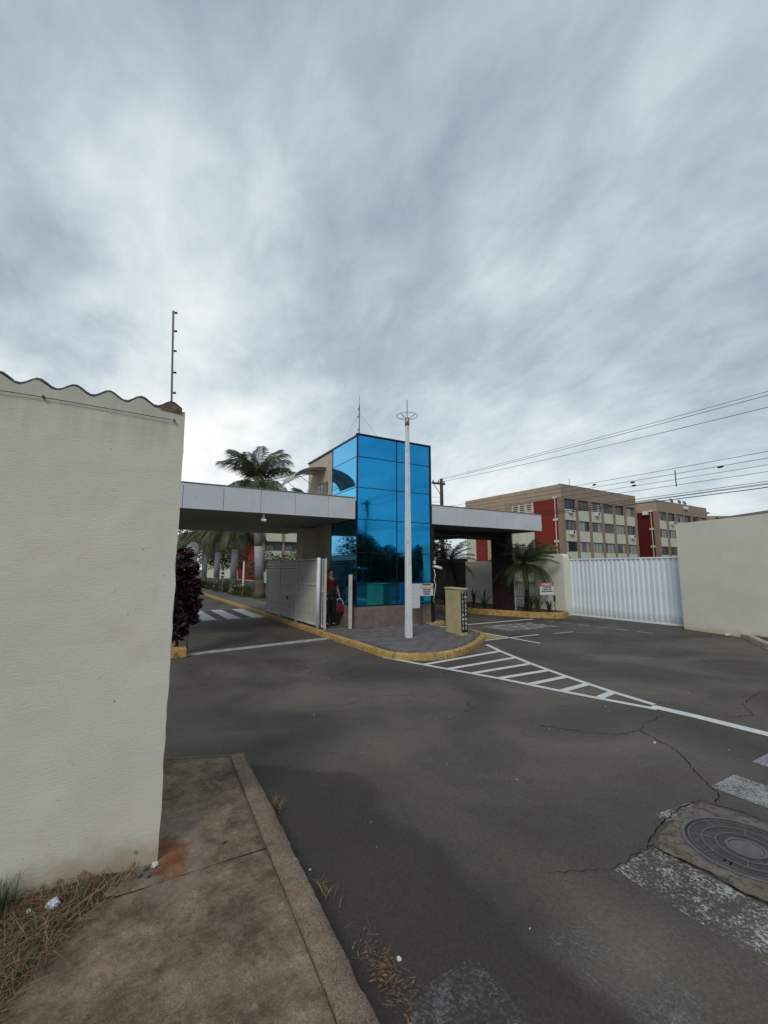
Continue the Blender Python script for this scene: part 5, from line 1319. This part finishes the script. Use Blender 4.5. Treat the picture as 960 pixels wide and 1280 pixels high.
for k in range(8):
    a = R(22+45*k); d = Vector((math.cos(a), math.sin(a))); q = Vector((-d.y, d.x))*.004; r0, r1 = ((.232, .294) if k % 2 else (.160, .222))
    MB().prism(ccw([(d.x*r0+q.x, d.y*r0+q.y), (d.x*r1+q.x, d.y*r1+q.y), (d.x*r1-q.x, d.y*r1-q.y), (d.x*r0-q.x, d.y*r0-q.y)]), .010, .0155).build('spoke', M['iron_worn'], mh)
b = MB(); b.lathe([(.085, .009), (.085, .0125), (.0001, .0125)], 32); b.build('hub', M['iron_worn'], mh)
for k in (-1, 1): MB().box(-.27, -.235, .006*k-.004+.01*k, .006*k+.004+.01*k, .0112, .0122).build('lift_slot', M['crack'], mh)
stripe((3.57, 1.80), (3.56, 1.715), .40, z=.030, mat='line_faint', name='crossing_bar')
# small tar joint round the slab
crack([(2.985, 1.75), (3.3, 1.825), (3.6, 1.86), (3.86, 1.84), (3.95, 1.60), (3.96, 1.2)], .016, 20, .008); crack([(2.97, 1.74), (3.02, 1.42), (2.99, 1.25), (3.05, 1.06), (3.22, .82)], .028, 21, .008)

# ------------------------------------------------------------------ person
pn = empty('person', (5.09, 11.74, .121), R(12)); tag(pn, 'person in a maroon shirt and dark trousers standing by the gate with a red bag', 'person')
def skinned(name, joints, edges, mat, parent, sub=2):
    me = bpy.data.meshes.new(name); me.from_pydata([j[0] for j in joints], edges, []); o = link(name, me, None)
    me.materials.append(M[mat])
    sk = o.modifiers.new('skin', 'SKIN'); sk.use_smooth_shade = True
    for i, j in enumerate(joints):
        rr_ = j[1] if isinstance(j[1], tuple) else (j[1], j[1]); me.skin_vertices[0].data[i].radius = rr_
    me.skin_vertices[0].data[0].use_root = True
    s = o.modifiers.new('sub', 'SUBSURF'); s.levels = s.render_levels = sub
    dg = bpy.context.evaluated_depsgraph_get(); ev = o.evaluated_get(dg); m2 = bpy.data.meshes.new_from_object(ev)
    bpy.data.objects.remove(o); o = link(name, m2, parent)
    return o
# back three-quarter to the camera, arms down, right hand holding the bag
J = [((0, 0, .86), (.115, .085)), ((0, .01, 1.02), (.11, .08)), ((0, .01, 1.20), (.135, .09)), ((0, .0, 1.33), (.13, .075)), ((0, 0, 1.40), .05), ((0, -.01, 1.455), .048), ((.0, -.02, 1.52), (.068, .075)), ((0, -.015, 1.575), (.068, .08)),
     ((-.17, 0, 1.31), .052), ((-.235, .02, 1.06), .040), ((-.22, -.06, .84), .030), ((-.215, -.08, .78), .030),
     ((.17, 0, 1.31), .052), ((.25, .02, 1.07), .040), ((.27, -.07, .86), .030), ((.275, -.09, .80), .030),
     ((-.09, 0, .80), .085), ((-.10, -.02, .46), .060), ((-.105, .02, .09), .040), ((-.11, -.10, .035), (.035, .03)),
     ((.09, 0, .80), .085), ((.10, -.01, .46), .060), ((.115, .03, .09), .040), ((.12, -.09, .035), (.035, .03))]
E = [(0,1),(1,2),(2,3),(3,4),(4,5),(5,6),(6,7),(3,8),(8,9),(9,10),(10,11),(3,12),(12,13),(13,14),(14,15),(0,16),(16,17),(17,18),(18,19),(0,20),(20,21),(21,22),(22,23)]
bd = skinned('body', J, E, 'skin', pn, 2)
# clothing as material zones of separate garment meshes
sj = [((0, 0, .80), (.15, .115)), ((0, .01, 1.02), (.138, .105)), ((0, .01, 1.20), (.155, .11)), ((0, 0, 1.34), (.14, .09)), ((0, 0, 1.385), .065), ((-.175, 0, 1.315), .070), ((-.225, .015, 1.13), .058), ((.175, 0, 1.315), .070), ((.235, .015, 1.13), .058)]
skinned('shirt', sj, [(0,1),(1,2),(2,3),(3,4),(3,5),(5,6),(3,7),(7,8)], 'shirt', pn, 2)
tj = [((0, 0, 1.0), (.12, .09)), ((-.09, 0, .78), .106), ((-.10, -.02, .46), .084), ((-.105, .02, .06), .068), ((.09, 0, .78), .106), ((.10, -.01, .46), .084), ((.115, .03, .06), .068)]
skinned('trousers', tj, [(0,1),(1,2),(2,3),(0,4),(4,5),(5,6)], 'trousers', pn, 2)
def ico(name, c, s, mat, parent, sub=2):
    bm = bmesh.new(); bmesh.ops.create_icosphere(bm, subdivisions=sub, radius=1)
    for v_ in bm.verts: v_.co = Vector((v_.co.x*s[0], v_.co.y*s[1], v_.co.z*s[2]))*(1+.05*noise.noise(v_.co*2))+Vector(c)
    me = bpy.data.meshes.new(name); bm.to_mesh(me); bm.free(); me.materials.append(M[mat]); me.polygons.foreach_set('use_smooth', [True]*len(me.polygons)); return link(name, me, parent)
ico('hair', (0, .012, 1.585), (.083, .092, .075), 'hair', pn, 3)
for s in (-1, 1): ico('shoe', (s*.115, -.045, .035), (.045, .12, .035), 'black', pn)
for s, hx in ((-1, -.215), (1, .277)):
    for k in range(4): 
        x = hx-.024+k*.016; L_ = (.062, .072, .068, .055)[k]
        MB().tube([(x, -.09, .79), (x, -.10, .76), (x, -.088, .79-L_), (x, -.07, .785-L_)], [.009, .009, .008, .006], 6).build('finger', M['skin'], pn, True)
    MB().tube([(hx-s*.03, -.10, .80), (hx-s*.04, -.125, .77), (hx-s*.02, -.13, .745)], [.010, .010, .008], 6).build('thumb', M['skin'], pn, True)
bg = empty('handbag', (5.375, 11.68, .50)); tag(bg, 'red bag with looping white handle held by the person near the gate', 'bag')
bevel(MB().box(-.13, .13, -.05, .05, 0, .26).build('body', M['bag'], bg), .03, 3)
MB().tube([(-.09, -.03, .26), (-.12, -.06, .38), (-.02, -.07, .40), (.06, -.05, .30), (.10, -.04, .2), (.20, -.05, .06), (.24, -.06, .12)], .010, 6).build('handle', M['white_paint'], bg, True)

# ------------------------------------------------------------------ across the street, behind the viewer (seen mirrored in the tower)
for k, (x, y, h, s) in enumerate([(17.5, -21, 5.0, 1.3), (20.2, -20, 5.6, 1.5), (23.0, -21.5, 4.6, 1.3), (26.5, -22, 3.6, 1.1), (14, -22, 4.2, 1.4), (29, -20, 4.0, 1.2), (9, -23, 5, 1.4), (33, -20, 4.4, 1.3)]):
    leafy('street_tree', (x, y, 0), [(0, 0, h*.72, 1.5*s), (1.1*s, .3, h*.6, 1.2*s), (-1.2*s, -.2, h*.58, 1.2*s), (.2, 0, h*.95, .9*s)], 4200, .19, 'leaf_dark', ['tree mirrored in the glass, nearest the utility pole on its right', 'tree behind the mirrored utility pole', 'tree mirrored in the middle of the glass', 'low tree mirrored at the right of the glass', 'tree left of the street pole across the road', 'low tree at the right end of the street row', 'tree at the left end of the street row', 'tree past the right end of the street row'][k], 'tree', 70+k, 'trees across the street', trunk=(h*.5, .14))
hw = empty('street_wall', (-6, -26, 0)); tag(hw, 'low wall across the street mirrored at the bottom of the glass', 'wall'); MB().box(0, 52, 0, .2, 0, 1.6).build('wall', M['darkbrown'], hw)

# ------------------------------------------------------------------ left verge of the exit lane
lv = [Vector((.75, 62-.5*k)) for k in range(103)]
lk = empty('lane_kerb'); tag(lk, 'yellow kerb on the far left side of the exit lane', kind='structure')
st = 0
while st < len(lv)-1:
    en = min(len(lv)-1, st+2); rough_bar([p+Vector((-.13, 0)) for p in lv[st:en+1]], lv[st:en+1], .12, 'yellow', 'kerb_stone', lk, seed=st+200.0); st = en
tag(sheet(ccw([(.63, 10.6), (.63, 62), (-1.3, 62), (-1.3, 10.6)]), .11).build('verge', M['lawn']), 'green verge left of the exit lane behind the planter box', kind='structure')
lw = empty('lane_wall', (-1.5, 13.4, 0)); tag(lw, 'cream side wall along the far left of the exit lane', 'wall'); MB().box(0, .18, 0, 40, 0, 2.6).build('wall', M['stucco_smooth'], lw); MB().box(-.03, .21, -.03, 40.03, 2.602, 2.66).build('coping', M['mortar'], lw)
for k, (x, y) in enumerate([(-3.4, 15.5), (-3.6, 20.5), (-3.2, 26)]):  # unseen trees added to darken reflections in the tower's side glass
    leafy('broadleaf_tree', (x, y, 0), [(0, 0, 3.3, 1.5), (.9, .4, 2.9, 1.2), (-1, -.3, 2.9, 1.2)], 2600, .13, 'leaf_dark', ['nearest tree behind the cream side wall of the exit lane', 'middle tree behind the cream side wall of the exit lane', 'farthest tree behind the cream side wall of the exit lane'][k], 'tree', 110+k, 'trees behind the lane wall', trunk=(2.2, .12))
